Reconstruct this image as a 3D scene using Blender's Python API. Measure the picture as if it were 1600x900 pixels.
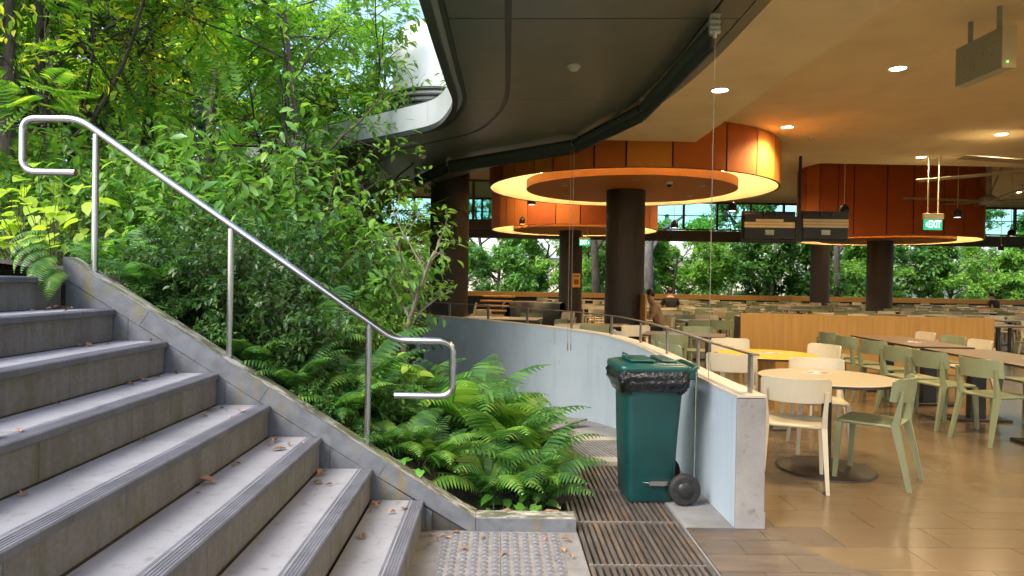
import bpy, bmesh, math, random
import numpy as np
from mathutils import Vector, Matrix, Euler
PI = math.pi; R = math.radians
scene = bpy.context.scene
col = scene.collection
for o in list(bpy.data.objects): bpy.data.objects.remove(o)

# ------------------------------------------------------------------ camera, sky, sun, exposure
EYE = 1.44; FPX = 1067.0
cam_d = bpy.data.cameras.new('camera'); cam = bpy.data.objects.new('camera', cam_d); col.objects.link(cam)
cam_d.sensor_width = 36.0; cam_d.lens = 36.0*FPX/1600.0; cam_d.clip_start = 0.05; cam_d.clip_end = 3000
RC = Matrix.Rotation(R(-1.1), 3, 'Z') @ Matrix.Rotation(R(90-0.57), 3, 'X') @ Matrix.Rotation(R(0.95), 3, 'Z')
cam.location = (0, 0, EYE); cam.rotation_euler = RC.to_euler()
scene.camera = cam

world = bpy.data.worlds.new('World'); scene.world = world; world.use_nodes = True
wn = world.node_tree; bg = wn.nodes['Background']
sky = wn.nodes.new('ShaderNodeTexSky'); sky.sky_type = 'NISHITA'; sky.sun_disc = False
SUN_EL, SUN_AZ = R(48), R(-136)          # azimuth from +Y towards +X
sky.sun_elevation = SUN_EL; sky.sun_rotation = SUN_AZ
sky.air_density = 1.0; sky.dust_density = 3.0; sky.ozone_density = 1.0
hsw = wn.nodes.new('ShaderNodeHueSaturation'); hsw.inputs['Saturation'].default_value = 1.0; wn.links.new(sky.outputs[0], hsw.inputs['Color']); wn.links.new(hsw.outputs[0], bg.inputs[0]); bg.inputs[1].default_value = 0.15

sun_d = bpy.data.lights.new('sun', 'SUN'); sun_d.energy = 1.25; sun_d.angle = R(30); sun_d.color = (1.0, 0.98, 0.95)
sun = bpy.data.objects.new('sun', sun_d); col.objects.link(sun)
sdir = Vector((math.sin(SUN_AZ)*math.cos(SUN_EL), math.cos(SUN_AZ)*math.cos(SUN_EL), math.sin(SUN_EL)))
sun.rotation_euler = sdir.to_track_quat('Z', 'Y').to_euler(); sun.location = (-20, 5, 30)

vs = scene.view_settings
vs.view_transform = 'Standard'; vs.look = 'None'; vs.gamma = 1.0; vs.use_curve_mapping = False
vs.exposure = 1.75
scene.render.engine = 'CYCLES'
cy = scene.cycles
cy.use_denoising = True; cy.max_bounces = 5; cy.diffuse_bounces = 3; cy.glossy_bounces = 2; cy.transmission_bounces = 3; cy.use_adaptive_sampling = True; cy.adaptive_threshold = 0.02
cy.transparent_max_bounces = 8; cy.sample_clamp_indirect = 8.0; cy.caustics_reflective = False; cy.caustics_refractive = False
LAMP_WARM = (1.0, 0.75, 0.42)

# ------------------------------------------------------------------ helpers
def at(px, py, Y=None, Z=None):
    """the point at depth Y (or height Z) that the photograph shows at a pixel: used to measure places"""
    d = RC @ Vector(((px-800)/FPX, -(py-450)/FPX, -1.0))
    k = Y/d.y if Y is not None else (Z-EYE)/d.z
    return Vector((0, 0, EYE)) + d*k

def tag(o, label=None, cat=None, group=None, kind=None):
    if label: o['label'] = label
    if cat: o['category'] = cat
    if group: o['group'] = group
    if kind: o['kind'] = kind
    return o

def empty(name, loc=(0, 0, 0), rz=0.0, label=None, cat=None, group=None, kind=None):
    o = bpy.data.objects.new(name, None); col.objects.link(o)
    o.location = loc; o.rotation_euler = (0, 0, rz); o.empty_display_size = 0.1
    return tag(o, label, cat, group, kind)

def inst(name, mesh, parent=None, loc=(0, 0, 0), rot=(0, 0, 0), sc=(1, 1, 1)):
    o = bpy.data.objects.new(name, mesh); col.objects.link(o)
    o.location = loc; o.rotation_euler = rot
    o.scale = (sc, sc, sc) if isinstance(sc, (int, float)) else sc
    if parent: o.parent = parent
    return o

def copy_tree(o, parent=None):
    c = o.copy(); col.objects.link(c); c.parent = parent
    for ch in o.children: copy_tree(ch, c)
    return c

class MB:
    """collects shapes and links them as one mesh object"""
    def __init__(s): s.v = []; s.f = []; s.sm = []; s.mi = []
    def add(s, v, f, smooth=False, mi=0):
        b = len(s.v); s.v += [tuple(p) for p in v]
        s.f += [tuple(i+b for i in q) for q in f]; s.sm += [smooth]*len(f); s.mi += [mi]*len(f)
    def box(s, c, d, rot=None, mi=0, taper=1.0):
        hx, hy, hz = d[0]/2, d[1]/2, d[2]/2; v = []
        for z in (-1, 1):
            t = taper if z > 0 else 1.0
            for x, y in ((-1, -1), (1, -1), (1, 1), (-1, 1)): v.append(Vector((x*hx*t, y*hy*t, z*hz)))
        if rot is not None:
            m = Euler(rot).to_matrix(); v = [m @ p for p in v]
        v = [p+Vector(c) for p in v]
        s.add(v, [(3, 2, 1, 0), (4, 5, 6, 7), (0, 1, 5, 4), (1, 2, 6, 5), (2, 3, 7, 6), (3, 0, 4, 7)], mi=mi)
    def bbox(s, c, d, b=0.005, mi=0, rot=None):
        """box with chamfered edges"""
        bm = bmesh.new(); bmesh.ops.create_cube(bm, size=1.0)
        for q in bm.verts: q.co = Vector((q.co.x*d[0], q.co.y*d[1], q.co.z*d[2]))
        bmesh.ops.bevel(bm, geom=list(bm.edges), offset=b, segments=1, affect='EDGES', profile=0.5)
        m = Euler(rot).to_matrix() if rot is not None else Matrix.Identity(3)
        bm.verts.index_update()
        s.add([m @ q.co + Vector(c) for q in bm.verts], [[q.index for q in f.verts] for f in bm.faces], mi=mi); bm.free()
    def tube(s, pts, rad, n=8, cap=True, mi=0, smooth=True):
        pts = [Vector(p) for p in pts]
        rad = [rad]*len(pts) if isinstance(rad, (int, float)) else rad
        v = []; f = []; up = None
        for i, p in enumerate(pts):
            t = (pts[min(i+1, len(pts)-1)]-pts[max(i-1, 0)]).normalized()
            if up is None: up = t.orthogonal().normalized()
            up = (up-t*up.dot(t))
            up = up.normalized() if up.length > 1e-6 else t.orthogonal().normalized()
            w = t.cross(up)
            for k in range(n):
                a = 2*PI*k/n; v.append(p+(up*math.cos(a)+w*math.sin(a))*rad[i])
        for i in range(len(pts)-1):
            for k in range(n):
                f.append((i*n+k, i*n+(k+1) % n, (i+1)*n+(k+1) % n, (i+1)*n+k))
        s.add(v, f, smooth, mi)
        if cap: s.add(v[:n], [tuple(range(n))[::-1]], False, mi); s.add(v[-n:], [tuple(range(n))], False, mi)
    def lathe(s, prof, c=(0, 0, 0), n=24, mi=0, smooth=True, a0=0.0, a1=2*PI, sharp=None):
        full = abs(a1-a0-2*PI) < 1e-6; m = n if full else n+1
        v = []
        for (r, z) in prof:
            for k in range(m):
                a = a0+(a1-a0)*k/n; v.append((c[0]+r*math.cos(a), c[1]+r*math.sin(a), c[2]+z))
        f = []
        for i in range(len(prof)-1):
            for k in range(n):
                k2 = (k+1) % m if full else k+1
                f.append((i*m+k, i*m+k2, (i+1)*m+k2, (i+1)*m+k))
        s.add(v, f, smooth, mi)
    def prism(s, poly, z0, z1, mi=0):
        """polygon in XY extruded in Z"""
        n = len(poly); v = [(p[0], p[1], z0) for p in poly]+[(p[0], p[1], z1) for p in poly]
        s.add(v, [tuple(range(n))[::-1], tuple(range(n, 2*n))]+[(i, (i+1) % n, n+(i+1) % n, n+i) for i in range(n)], mi=mi)
    def prism_y(s, poly, y0, y1, mi=0):
        """polygon in XZ extruded in Y"""
        n = len(poly); v = [(p[0], y0, p[1]) for p in poly]+[(p[0], y1, p[1]) for p in poly]
        s.add(v, [tuple(range(n)), tuple(range(n, 2*n))[::-1]]+[((i+1) % n, i, n+i, n+(i+1) % n) for i in range(n)], mi=mi)
    def mesh(s, name, mats):
        me = bpy.data.meshes.new(name); me.from_pydata(s.v, [], s.f)
        for m in (mats if isinstance(mats, (list, tuple)) else [mats]): me.materials.append(m)
        me.polygons.foreach_set('use_smooth', s.sm); me.polygons.foreach_set('material_index', s.mi)
        me.update(); bm = bmesh.new(); bm.from_mesh(me)
        bmesh.ops.recalc_face_normals(bm, faces=bm.faces); bm.to_mesh(me); bm.free()
        return me
    def build(s, name, mats, parent=None, loc=(0, 0, 0), rz=0.0):
        return inst(name, s.mesh(name, mats), parent, loc, (0, 0, rz))

def np_mesh(name, V, F, mat, smooth=False):
    """triangle mesh from numpy arrays"""
    me = bpy.data.meshes.new(name); n = len(V); m = len(F)
    me.vertices.add(n); me.vertices.foreach_set('co', np.ascontiguousarray(V, dtype=np.float32).ravel())
    me.loops.add(m*3); me.loops.foreach_set('vertex_index', np.ascontiguousarray(F, dtype=np.int32).ravel())
    me.polygons.add(m); me.polygons.foreach_set('loop_start', np.arange(0, m*3, 3, dtype=np.int32))
    me.polygons.foreach_set('use_smooth', np.full(m, smooth, dtype=bool))
    me.materials.append(mat); me.update(calc_edges=True); me.validate()
    return me

def smooth_line(pts, n=8):
    """Catmull-Rom through 2D or 3D points"""
    P = [Vector(p) for p in pts]; out = []
    for i in range(len(P)-1):
        a = P[i-1] if i > 0 else P[0]*2-P[1]; b = P[i]; c = P[i+1]; d = P[i+2] if i+2 < len(P) else P[-1]*2-P[-2]
        for k in range(n):
            t = k/n
            out.append(0.5*((2*b)+(c-a)*t+(2*a-5*b+4*c-d)*t*t+(3*b-a-3*c+d)*t**3))
    out.append(P[-1]); return out

def offset2(line, d):
    """offset a 2D polyline sideways (to the right of its direction for d > 0)"""
    out = []
    for i, p in enumerate(line):
        t = (line[min(i+1, len(line)-1)]-line[max(i-1, 0)]).normalized()
        out.append(Vector((p.x+t.y*d, p.y-t.x*d)))
    return out

# ------------------------------------------------------------------ materials
def _n(nt, t, **kw):
    n = nt.nodes.new(t)
    for k, v in kw.items(): setattr(n, k, v)
    return n
def rgb(c): return (c[0], c[1], c[2], 1.0)
def new_mat(name):
    m = bpy.data.materials.new(name); m.use_nodes = True
    nt = m.node_tree; return m, nt, nt.nodes['Principled BSDF'], nt.nodes['Material Output']
def ramp(nt, src, stops):
    r = _n(nt, 'ShaderNodeValToRGB'); e = r.color_ramp.elements
    e[0].position, e[0].color = stops[0][0], rgb(stops[0][1]); e[1].position, e[1].color = stops[-1][0], rgb(stops[-1][1])
    for p, c in stops[1:-1]:
        q = e.new(p); q.color = rgb(c)
    nt.links.new(src, r.inputs[0]); return r.outputs[0]
def mixc(nt, fac, a, b, mode='MIX'):
    m = _n(nt, 'ShaderNodeMix', data_type='RGBA', blend_type=mode)
    for s, v in ((m.inputs[0], fac), (m.inputs[6], a), (m.inputs[7], b)):
        if hasattr(v, 'is_linked') or hasattr(v, 'links'): nt.links.new(v, s)
        elif isinstance(v, (int, float)): s.default_value = v
        else: s.default_value = rgb(v)
    return m.outputs[2]
def noise(nt, vec, scale, detail=4, rough=0.55):
    n = _n(nt, 'ShaderNodeTexNoise'); n.inputs['Scale'].default_value = scale
    n.inputs['Detail'].default_value = detail; n.inputs['Roughness'].default_value = rough
    nt.links.new(vec, n.inputs['Vector']); return n.outputs['Fac']
def coords(nt, space='Object', scale=(1, 1, 1), loc=None):
    if space == 'World':
        g = _n(nt, 'ShaderNodeNewGeometry'); src = g.outputs['Position']
    else: src = _n(nt, 'ShaderNodeTexCoord').outputs[space]
    mp = _n(nt, 'ShaderNodeMapping'); mp.inputs['Scale'].default_value = scale
    nt.links.new(src, mp.inputs[0]); return mp.outputs[0]
def bumpit(nt, h, strength, dist, bsdf):
    b = _n(nt, 'ShaderNodeBump'); b.inputs['Strength'].default_value = strength; b.inputs['Distance'].default_value = dist
    nt.links.new(h, b.inputs['Height']); nt.links.new(b.outputs[0], bsdf.inputs['Normal'])

def M(name, base, rough=0.6, var=0.2, scale=6, bump=0.0, bscale=60, metal=0.0, spec=0.5, stretch=(1, 1, 1), space='World',
      objvar=0.0, spots=None, coat=0.0, rvar=0.0, bdist=0.01):
    """plain surface with broad mottling, a little per-object variation and fine relief"""
    m, nt, b, out = new_mat(name)
    vec = coords(nt, space, stretch)
    n1 = noise(nt, vec, scale, 5)
    lo = [max(0, c*(1-var)) for c in base]; hi = [min(1, c*(1+var)) for c in base]
    c = ramp(nt, n1, [(0.28, lo), (0.72, hi)])
    if spots:
        n3 = noise(nt, vec, spots[1], 3); f = ramp(nt, n3, [(spots[2], (0, 0, 0)), (spots[3], (1, 1, 1))])
        c = mixc(nt, f, c, spots[0])
    if objvar:
        oi = _n(nt, 'ShaderNodeObjectInfo'); mr = _n(nt, 'ShaderNodeMapRange')
        mr.inputs[3].default_value = 1-objvar; mr.inputs[4].default_value = 1+objvar
        nt.links.new(oi.outputs['Random'], mr.inputs[0])
        hs = _n(nt, 'ShaderNodeHueSaturation'); nt.links.new(mr.outputs[0], hs.inputs['Value']); nt.links.new(c, hs.inputs['Color']); c = hs.outputs[0]
    nt.links.new(c, b.inputs['Base Color'])
    b.inputs['Roughness'].default_value = rough; b.inputs['Metallic'].default_value = metal
    b.inputs['Specular IOR Level'].default_value = spec; b.inputs['Coat Weight'].default_value = coat
    if rvar:
        mr = _n(nt, 'ShaderNodeMapRange'); mr.inputs[3].default_value = max(0.02, rough-rvar); mr.inputs[4].default_value = min(1, rough+rvar)
        nt.links.new(noise(nt, vec, scale*1.7, 4), mr.inputs[0]); nt.links.new(mr.outputs[0], b.inputs['Roughness'])
    if bump: bumpit(nt, noise(nt, vec, bscale, 4), bump, bdist, b)
    return m

def emit(name, c, s):
    m, nt, b, out = new_mat(name); b.inputs['Base Color'].default_value = rgb(c)
    b.inputs['Emission Color'].default_value = rgb(c); b.inputs['Emission Strength'].default_value = s; return m

def leaf_mat(name, stops, rough=0.42, trans=0.4, spec=0.35, tint=1.6, bright=1.0):
    """leaf: colour drawn per leaf, glossy skin, light passes through"""
    m, nt, b, out = new_mat(name)
    g = _n(nt, 'ShaderNodeNewGeometry')
    c = ramp(nt, g.outputs['Random Per Island'], stops)
    oi = _n(nt, 'ShaderNodeObjectInfo'); mr = _n(nt, 'ShaderNodeMapRange'); mr.inputs[3].default_value = 1.12*bright; mr.inputs[4].default_value = 1.5*bright
    nt.links.new(oi.outputs['Random'], mr.inputs[0])
    hs = _n(nt, 'ShaderNodeHueSaturation'); nt.links.new(mr.outputs[0], hs.inputs['Value']); nt.links.new(c, hs.inputs['Color'])
    nt.links.new(hs.outputs[0], b.inputs['Base Color']); b.inputs['Roughness'].default_value = rough; b.inputs['Specular IOR Level'].default_value = spec
    tr = _n(nt, 'ShaderNodeBsdfTranslucent')
    tc = mixc(nt, 1.0, hs.outputs[0], (tint*1.15, tint*1.2, tint*0.55), 'MULTIPLY'); nt.links.new(tc, tr.inputs[0])
    mx = _n(nt, 'ShaderNodeMixShader'); mx.inputs[0].default_value = trans
    nt.links.new(b.outputs[0], mx.inputs[1]); nt.links.new(tr.outputs[0], mx.inputs[2]); nt.links.new(mx.outputs[0], out.inputs[0])
    return m

# stone of the stairs
m_tread = M('tread_granite', (0.225, 0.228, 0.25), 0.7, 0.2, 2.2, 0.25, 220, objvar=0.07, spots=((0.15, 0.145, 0.145), 17, 0.56, 0.78))
m_nosing = M('nosing_stone', (0.11, 0.115, 0.14), 0.6, 0.2, 8, 0.2, 200, objvar=0.1)
def riser_mat():
    m, nt, b, out = new_mat('riser_stone')
    v = coords(nt, 'World', (1, 1, 1)); vs_ = coords(nt, 'World', (3.0, 5.5, 0.35)); vf = coords(nt, 'World', (6, 22, 1.2))
    c = ramp(nt, noise(nt, v, 40, 4), [(0.3, (0.135, 0.132, 0.135)), (0.7, (0.185, 0.182, 0.186))])
    st = ramp(nt, noise(nt, vs_, 1.6, 5, 0.65), [(0.45, (0, 0, 0)), (0.70, (0.8, 0.8, 0.8))])
    c = mixc(nt, st, c, (0.098, 0.088, 0.082))
    s2 = ramp(nt, noise(nt, vf, 1.0, 3), [(0.55, (0, 0, 0)), (0.75, (0.3, 0.3, 0.3))]); c = mixc(nt, s2, c, (0.07, 0.06, 0.055))
    gr = ramp(nt, noise(nt, coords(nt, 'World', (1, 3, 1.3)), 2.3, 4), [(0.54, (0, 0, 0)), (0.70, (0.75, 0.75, 0.75))]); c = mixc(nt, gr, c, (0.10, 0.105, 0.045))
    nt.links.new(c, b.inputs['Base Color']); b.inputs['Roughness'].default_value = 0.75
    bumpit(nt, noise(nt, v, 120, 4), 0.3, 0.006, b); return m
m_riser = riser_mat()
def stringer_mat(name, top=False):
    m, nt, b, out = new_mat(name)
    v = coords(nt, 'World'); c = ramp(nt, noise(nt, v, 14, 5), [(0.3, (0.085, 0.09, 0.10)), (0.7, (0.14, 0.15, 0.165))])
    if top:
        f = ramp(nt, noise(nt, coords(nt, 'World', (1, 2.2, 1)), 5.5, 8, 0.72), [(0.46, (0, 0, 0)), (0.60, (1, 1, 1))])
        c = mixc(nt, f, (0.085, 0.085, 0.055), (0.38, 0.375, 0.345))
        g = ramp(nt, noise(nt, v, 2.2, 3), [(0.52, (0, 0, 0)), (0.66, (0.75, 0.75, 0.75))]); c = mixc(nt, g, c, (0.17, 0.20, 0.06))
    else:
        f = ramp(nt, noise(nt, coords(nt, 'World', (3.2, 1, 0.9)), 2.2, 5, 0.62), [(0.53, (0, 0, 0)), (0.68, (0.85, 0.85, 0.85))])
        c = mixc(nt, f, c, (0.16, 0.13, 0.045))
        f = ramp(nt, noise(nt, v, 5, 5), [(0.58, (0, 0, 0)), (0.74, (0.6, 0.6, 0.6))]); c = mixc(nt, f, c, (0.10, 0.11, 0.06))
    nt.links.new(c, b.inputs['Base Color']); b.inputs['Roughness'].default_value = 0.75
    bumpit(nt, noise(nt, v, 80, 5), 0.35, 0.008, b); return m
m_string = stringer_mat('stringer_stone'); m_coping = stringer_mat('mossy_coping', True)
m_conc = M('worn_concrete', (0.17, 0.165, 0.165), 0.8, 0.3, 3.5, 0.35, 90, spots=((0.13, 0.12, 0.11), 9, 0.55, 0.75))
m_conc2 = M('ramp_concrete', (0.24, 0.235, 0.23), 0.75, 0.25, 4, 0.25, 70, spots=((0.2, 0.19, 0.18), 6, 0.55, 0.75))
m_joint = M('dark_joint', (0.05, 0.047, 0.043), 0.9, 0.3, 20)
m_tact = M('tactile_grey', (0.175, 0.168, 0.168), 0.7, 0.25, 12, 0.2, 120, spots=((0.15, 0.145, 0.14), 14, 0.58, 0.72)); m_stud = M('stud_grey', (0.115, 0.118, 0.135), 0.5, 0.25, 20)
m_strip = M('pale_kerb', (0.33, 0.30, 0.255), 0.75, 0.2, 8, 0.25, 90)
m_slat = M('grate_slat', (0.085, 0.072, 0.064), 0.3, 0.35, 5, 0.25, 140, objvar=0.16, stretch=(6, 0.8, 1), spots=((0.15, 0.095, 0.055), 3.2, 0.52, 0.75))
m_slat2 = M('grate_slat_far', (0.17, 0.165, 0.16), 0.45, 0.3, 5, 0.2, 140, objvar=0.1)
m_drain = M('drain_dark', (0.012, 0.011, 0.01), 0.6, 0.3, 10)
m_soil = M('garden_soil', (0.045, 0.033, 0.024), 0.95, 0.5, 9, 0.8, 30, bdist=0.05)
m_ground = M('far_ground', (0.06, 0.075, 0.03), 0.95, 0.4, 0.4, 0.3, 5)
m_steel = M('brushed_steel', (0.44, 0.43, 0.42), 0.24, 0.05, 6, 0, 300, metal=1.0, rvar=0.04, stretch=(1, 1, 1))
m_post = M('bronze_steel', (0.30, 0.25, 0.20), 0.38, 0.12, 20, metal=0.7, spec=0.4)
def wall_mat():
    m, nt, b, out = new_mat('painted_wall')
    v = coords(nt, 'World'); c = ramp(nt, noise(nt, v, 1.2, 5), [(0.3, (0.41, 0.49, 0.55)), (0.7, (0.49, 0.57, 0.625))])
    f = ramp(nt, noise(nt, coords(nt, 'World', (4, 4, 0.5)), 1.3, 5), [(0.58, (0, 0, 0)), (0.78, (0.55, 0.55, 0.55))]); c = mixc(nt, f, c, (0.27, 0.31, 0.33))
    f = ramp(nt, noise(nt, v, 2.1, 1), [(0.66, (0, 0, 0)), (0.68, (0.6, 0.6, 0.6))]); c = mixc(nt, f, c, (0.50, 0.57, 0.61))
    f = ramp(nt, noise(nt, v, 9, 6, 0.7), [(0.62, (0, 0, 0)), (0.70, (0.5, 0.5, 0.5))]); c = mixc(nt, f, c, (0.22, 0.24, 0.24))
    nt.links.new(c, b.inputs['Base Color']); b.inputs['Roughness'].default_value = 0.62; bumpit(nt, noise(nt, v, 50, 4), 0.12, 0.01, b); return m
m_wall = wall_mat()
m_pier = M('pier_plaster', (0.27, 0.26, 0.25), 0.8, 0.22, 4, 0.3, 60, spots=((0.17, 0.155, 0.14), 14, 0.60, 0.74))
m_cap = M('wall_coping', (0.55, 0.49, 0.40), 0.7, 0.12, 6, 0.15, 90)
m_tile = M('beige_floor_tile', (0.165, 0.120, 0.074), 0.2, 0.12, 1.6, 0.03, 30, objvar=0.09, rvar=0.07, stretch=(0.8, 2.5, 1), spots=((0.13, 0.09, 0.055), 5, 0.6, 0.85))
m_tiled = M('dark_wood_tile', (0.10, 0.078, 0.062), 0.42, 0.28, 2.5, 0.1, 60, objvar=0.12, rvar=0.1, stretch=(1.5, 5, 1))
def floor_far():
    m, nt, b, out = new_mat('far_floor_tiles')
    v = coords(nt, 'World'); br = _n(nt, 'ShaderNodeTexBrick'); br.inputs['Scale'].default_value = 1.0
    br.inputs['Brick Width'].default_value = 0.6; br.inputs['Row Height'].default_value = 0.3; br.inputs['Mortar Size'].default_value = 0.004
    br.inputs['Color1'].default_value = (0.18, 0.126, 0.073, 1); br.inputs['Color2'].default_value = (0.155, 0.108, 0.063, 1); br.inputs['Mortar'].default_value = (0.12, 0.09, 0.06, 1)
    nt.links.new(v, br.inputs[0]); nt.links.new(br.outputs[0], b.inputs['Base Color']); b.inputs['Roughness'].default_value = 0.2; return m
m_floor = floor_far()
m_grout = M('floor_grout', (0.10, 0.075, 0.05), 0.8, 0.2, 8)

m_soffit = M('bronze_soffit', (0.14, 0.152, 0.13), 0.30, 0.08, 2.5, metal=0.3, spec=0.4, objvar=0.05, rvar=0.05)
m_lip = M('dark_lip', (0.035, 0.04, 0.038), 0.35, 0.15, 6, metal=0.3)
m_alu = M('pale_aluminium', (0.44, 0.47, 0.49), 0.4, 0.05, 4, metal=0.2)
m_white = M('white_paint', (0.80, 0.81, 0.81), 0.5, 0.03, 4)
m_ceil = M('cream_ceiling', (0.74, 0.66, 0.49), 0.85, 0.06, 1.2, 0.06, 20, spots=((0.66, 0.58, 0.42), 2.2, 0.5, 0.8))
m_cream = M('cove_cream', (0.80, 0.76, 0.62), 0.8, 0.02, 2)
m_blind = M('blind_fabric', (0.045, 0.05, 0.04), 0.8, 0.12, 9, 0.2, 200)
m_black = M('black_plastic', (0.014, 0.014, 0.014), 0.4, 0.2, 8)
m_bagm = None
m_or = [M('orange_panel', (0.80, 0.29, 0.04), 0.8, 0.05, 3), M('deep_orange_panel', (0.66, 0.18, 0.025), 0.8, 0.05, 3), M('red_orange_panel', (0.52, 0.11, 0.018), 0.8, 0.06, 3)]
m_disc = M('orange_disc', (0.46, 0.17, 0.04), 0.6, 0.06, 3)
m_column = M('brown_column', (0.034, 0.023, 0.015), 0.6, 0.45, 45, 0.4, 120, spots=((0.06, 0.043, 0.028), 90, 0.56, 0.66))
m_wood = M('oak_laminate', (0.52, 0.275, 0.06), 0.42, 0.14, 2.2, stretch=(9, 9, 0.5), rvar=0.05)
m_woodd = M('dark_timber_frame', (0.085, 0.062, 0.045), 0.5, 0.25, 5)
m_top_beige = M('beige_table_top', (0.50, 0.43, 0.31), 0.28, 0.08, 3, stretch=(1, 5, 1), space='Object')
m_top_yel = M('yellow_table_top', (0.74, 0.46, 0.03), 0.3, 0.04, 3)
m_top_brown = M('brown_table_top', (0.24, 0.165, 0.11), 0.3, 0.14, 3, stretch=(1, 5, 1), space='Object')
m_top_cream = M('cream_table_top', (0.56, 0.49, 0.36), 0.3, 0.06, 3)
m_base = M('dark_table_base', (0.030, 0.022, 0.018), 0.42, 0.4, 9)
m_sage = M('sage_chair', (0.25, 0.275, 0.155), 0.42, 0.06, 4, objvar=0.1)
m_cchair = M('cream_chair', (0.62, 0.545, 0.40), 0.42, 0.05, 4, objvar=0.07)
m_bin = M('green_bin', (0.002, 0.040, 0.038), 0.42, 0.2, 5, 0.1, 260, rvar=0.1, spots=((0.012, 0.05, 0.047), 30, 0.66, 0.72))
m_binlid = M('green_lid', (0.004, 0.062, 0.055), 0.33, 0.12, 6, 0.05, 200, rvar=0.06)
def bag_mat():
    m, nt, b, out = new_mat('bin_bag_plastic'); b.inputs['Base Color'].default_value = (0.010, 0.010, 0.011, 1); b.inputs['Roughness'].default_value = 0.22
    n = noise(nt, coords(nt, 'Object', (1, 1, 0.45)), 26, 3); bumpit(nt, n, 0.9, 0.03, b); return m
m_bag = bag_mat()
m_rubber = M('rubber', (0.016, 0.015, 0.014), 0.7, 0.3, 20)
m_grey = M('grey_metal_box', (0.34, 0.38, 0.36), 0.45, 0.08, 6, spots=((0.13, 0.14, 0.13), 30, 0.68, 0.72))
def glass_mat():
    m, nt, b, out = new_mat('teal_glass'); nt.nodes.remove(b)
    t = _n(nt, 'ShaderNodeBsdfTransparent'); t.inputs[0].default_value = (0.68, 0.88, 0.86, 1)
    g = _n(nt, 'ShaderNodeBsdfGlossy'); g.inputs['Roughness'].default_value = 0.03
    fr = _n(nt, 'ShaderNodeFresnel'); fr.inputs[0].default_value = 1.45
    mx = _n(nt, 'ShaderNodeMixShader'); nt.links.new(fr.outputs[0], mx.inputs[0]); nt.links.new(t.outputs[0], mx.inputs[1]); nt.links.new(g.outputs[0], mx.inputs[2])
    nt.links.new(mx.outputs[0], out.inputs[0]); return m
m_glass = glass_mat()
m_led = emit('cove_led', (1.0, 0.68, 0.28), 30.0)
m_lamp = emit('downlight_glow', (1.0, 0.86, 0.62), 14.0)
m_pend = emit('pendant_glow', (1.0, 0.88, 0.7), 3.0)
m_exit_w = emit('exit_white', (0.85, 1.0, 0.92), 0.5); m_exit_g = emit('exit_green', (0.01, 0.36, 0.20), 0.4)
m_exit_box = M('exit_box_cream', (0.62, 0.52, 0.34), 0.5, 0.04, 4)
m_bark = M('tree_bark', (0.075, 0.06, 0.045), 0.9, 0.5, 8, 0.8, 40, stretch=(1, 1, 0.3), bdist=0.03)
m_barkp = M('pale_bark', (0.24, 0.20, 0.155), 0.85, 0.35, 14, 0.4, 60, stretch=(1, 1, 0.4))
m_barkg = M('grey_bark', (0.15, 0.148, 0.135), 0.9, 0.4, 6, 0.5, 40, stretch=(1, 1, 0.4))
m_twig = M('green_twig', (0.09, 0.085, 0.04), 0.8, 0.3, 10)
m_dry = M('dry_leaf', (0.23, 0.125, 0.07), 0.75, 0.45, 12, objvar=0.35)
m_paper = M('flyer_paper', (0.62, 0.60, 0.62), 0.5, 0.25, 25)

L_fern = leaf_mat('fern_green', [(0, (0.024, 0.08, 0.02)), (0.6, (0.044, 0.12, 0.028)), (0.95, (0.085, 0.18, 0.04)), (1, (0.18, 0.20, 0.04))], 0.5, 0.4)
L_fernb = leaf_mat('fern_bright', [(0, (0.07, 0.18, 0.03)), (0.6, (0.11, 0.24, 0.04)), (1, (0.18, 0.28, 0.05))], 0.5, 0.42)
L_hedge = leaf_mat('hedge_green', [(0, (0.028, 0.085, 0.020)), (0.6, (0.05, 0.13, 0.028)), (1, (0.10, 0.19, 0.04))], 0.36, 0.28, bright=0.62)
L_shrub = leaf_mat('shrub_green', [(0, (0.07, 0.18, 0.035)), (0.55, (0.115, 0.25, 0.05)), (0.9, (0.17, 0.30, 0.06)), (1, (0.24, 0.34, 0.07))], 0.33, 0.35, 0.5)
L_dark = leaf_mat('dark_green', [(0, (0.018, 0.062, 0.020)), (0.6, (0.034, 0.10, 0.028)), (1, (0.06, 0.14, 0.035))], 0.36, 0.28)
L_light = leaf_mat('light_green', [(0, (0.08, 0.20, 0.030)), (0.5, (0.13, 0.27, 0.045)), (1, (0.22, 0.35, 0.06))], 0.42, 0.45, bright=0.85)
L_lime = leaf_mat('lime_green', [(0, (0.16, 0.27, 0.030)), (0.6, (0.26, 0.36, 0.04)), (0.9, (0.42, 0.44, 0.05)), (1, (0.5, 0.38, 0.05))], 0.45, 0.45)
L_yel = leaf_mat('yellowing', [(0, (0.11, 0.23, 0.025)), (0.4, (0.19, 0.31, 0.03)), (0.62, (0.42, 0.42, 0.03)), (0.97, (0.5, 0.48, 0.035)), (1, (0.5, 0.25, 0.03))], 0.45, 0.5)
L_feather = leaf_mat('feathery_green', [(0, (0.08, 0.20, 0.025)), (0.6, (0.14, 0.28, 0.035)), (0.92, (0.25, 0.37, 0.04)), (1, (0.45, 0.42, 0.04))], 0.45, 0.48)
L_far = leaf_mat('far_green', [(0, (0.035, 0.11, 0.028)), (0.5, (0.07, 0.17, 0.04)), (1, (0.14, 0.25, 0.055))], 0.45, 0.4)
L_far2 = leaf_mat('far_light_green', [(0, (0.07, 0.17, 0.03)), (0.5, (0.12, 0.24, 0.045)), (1, (0.22, 0.33, 0.06))], 0.45, 0.45)
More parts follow.
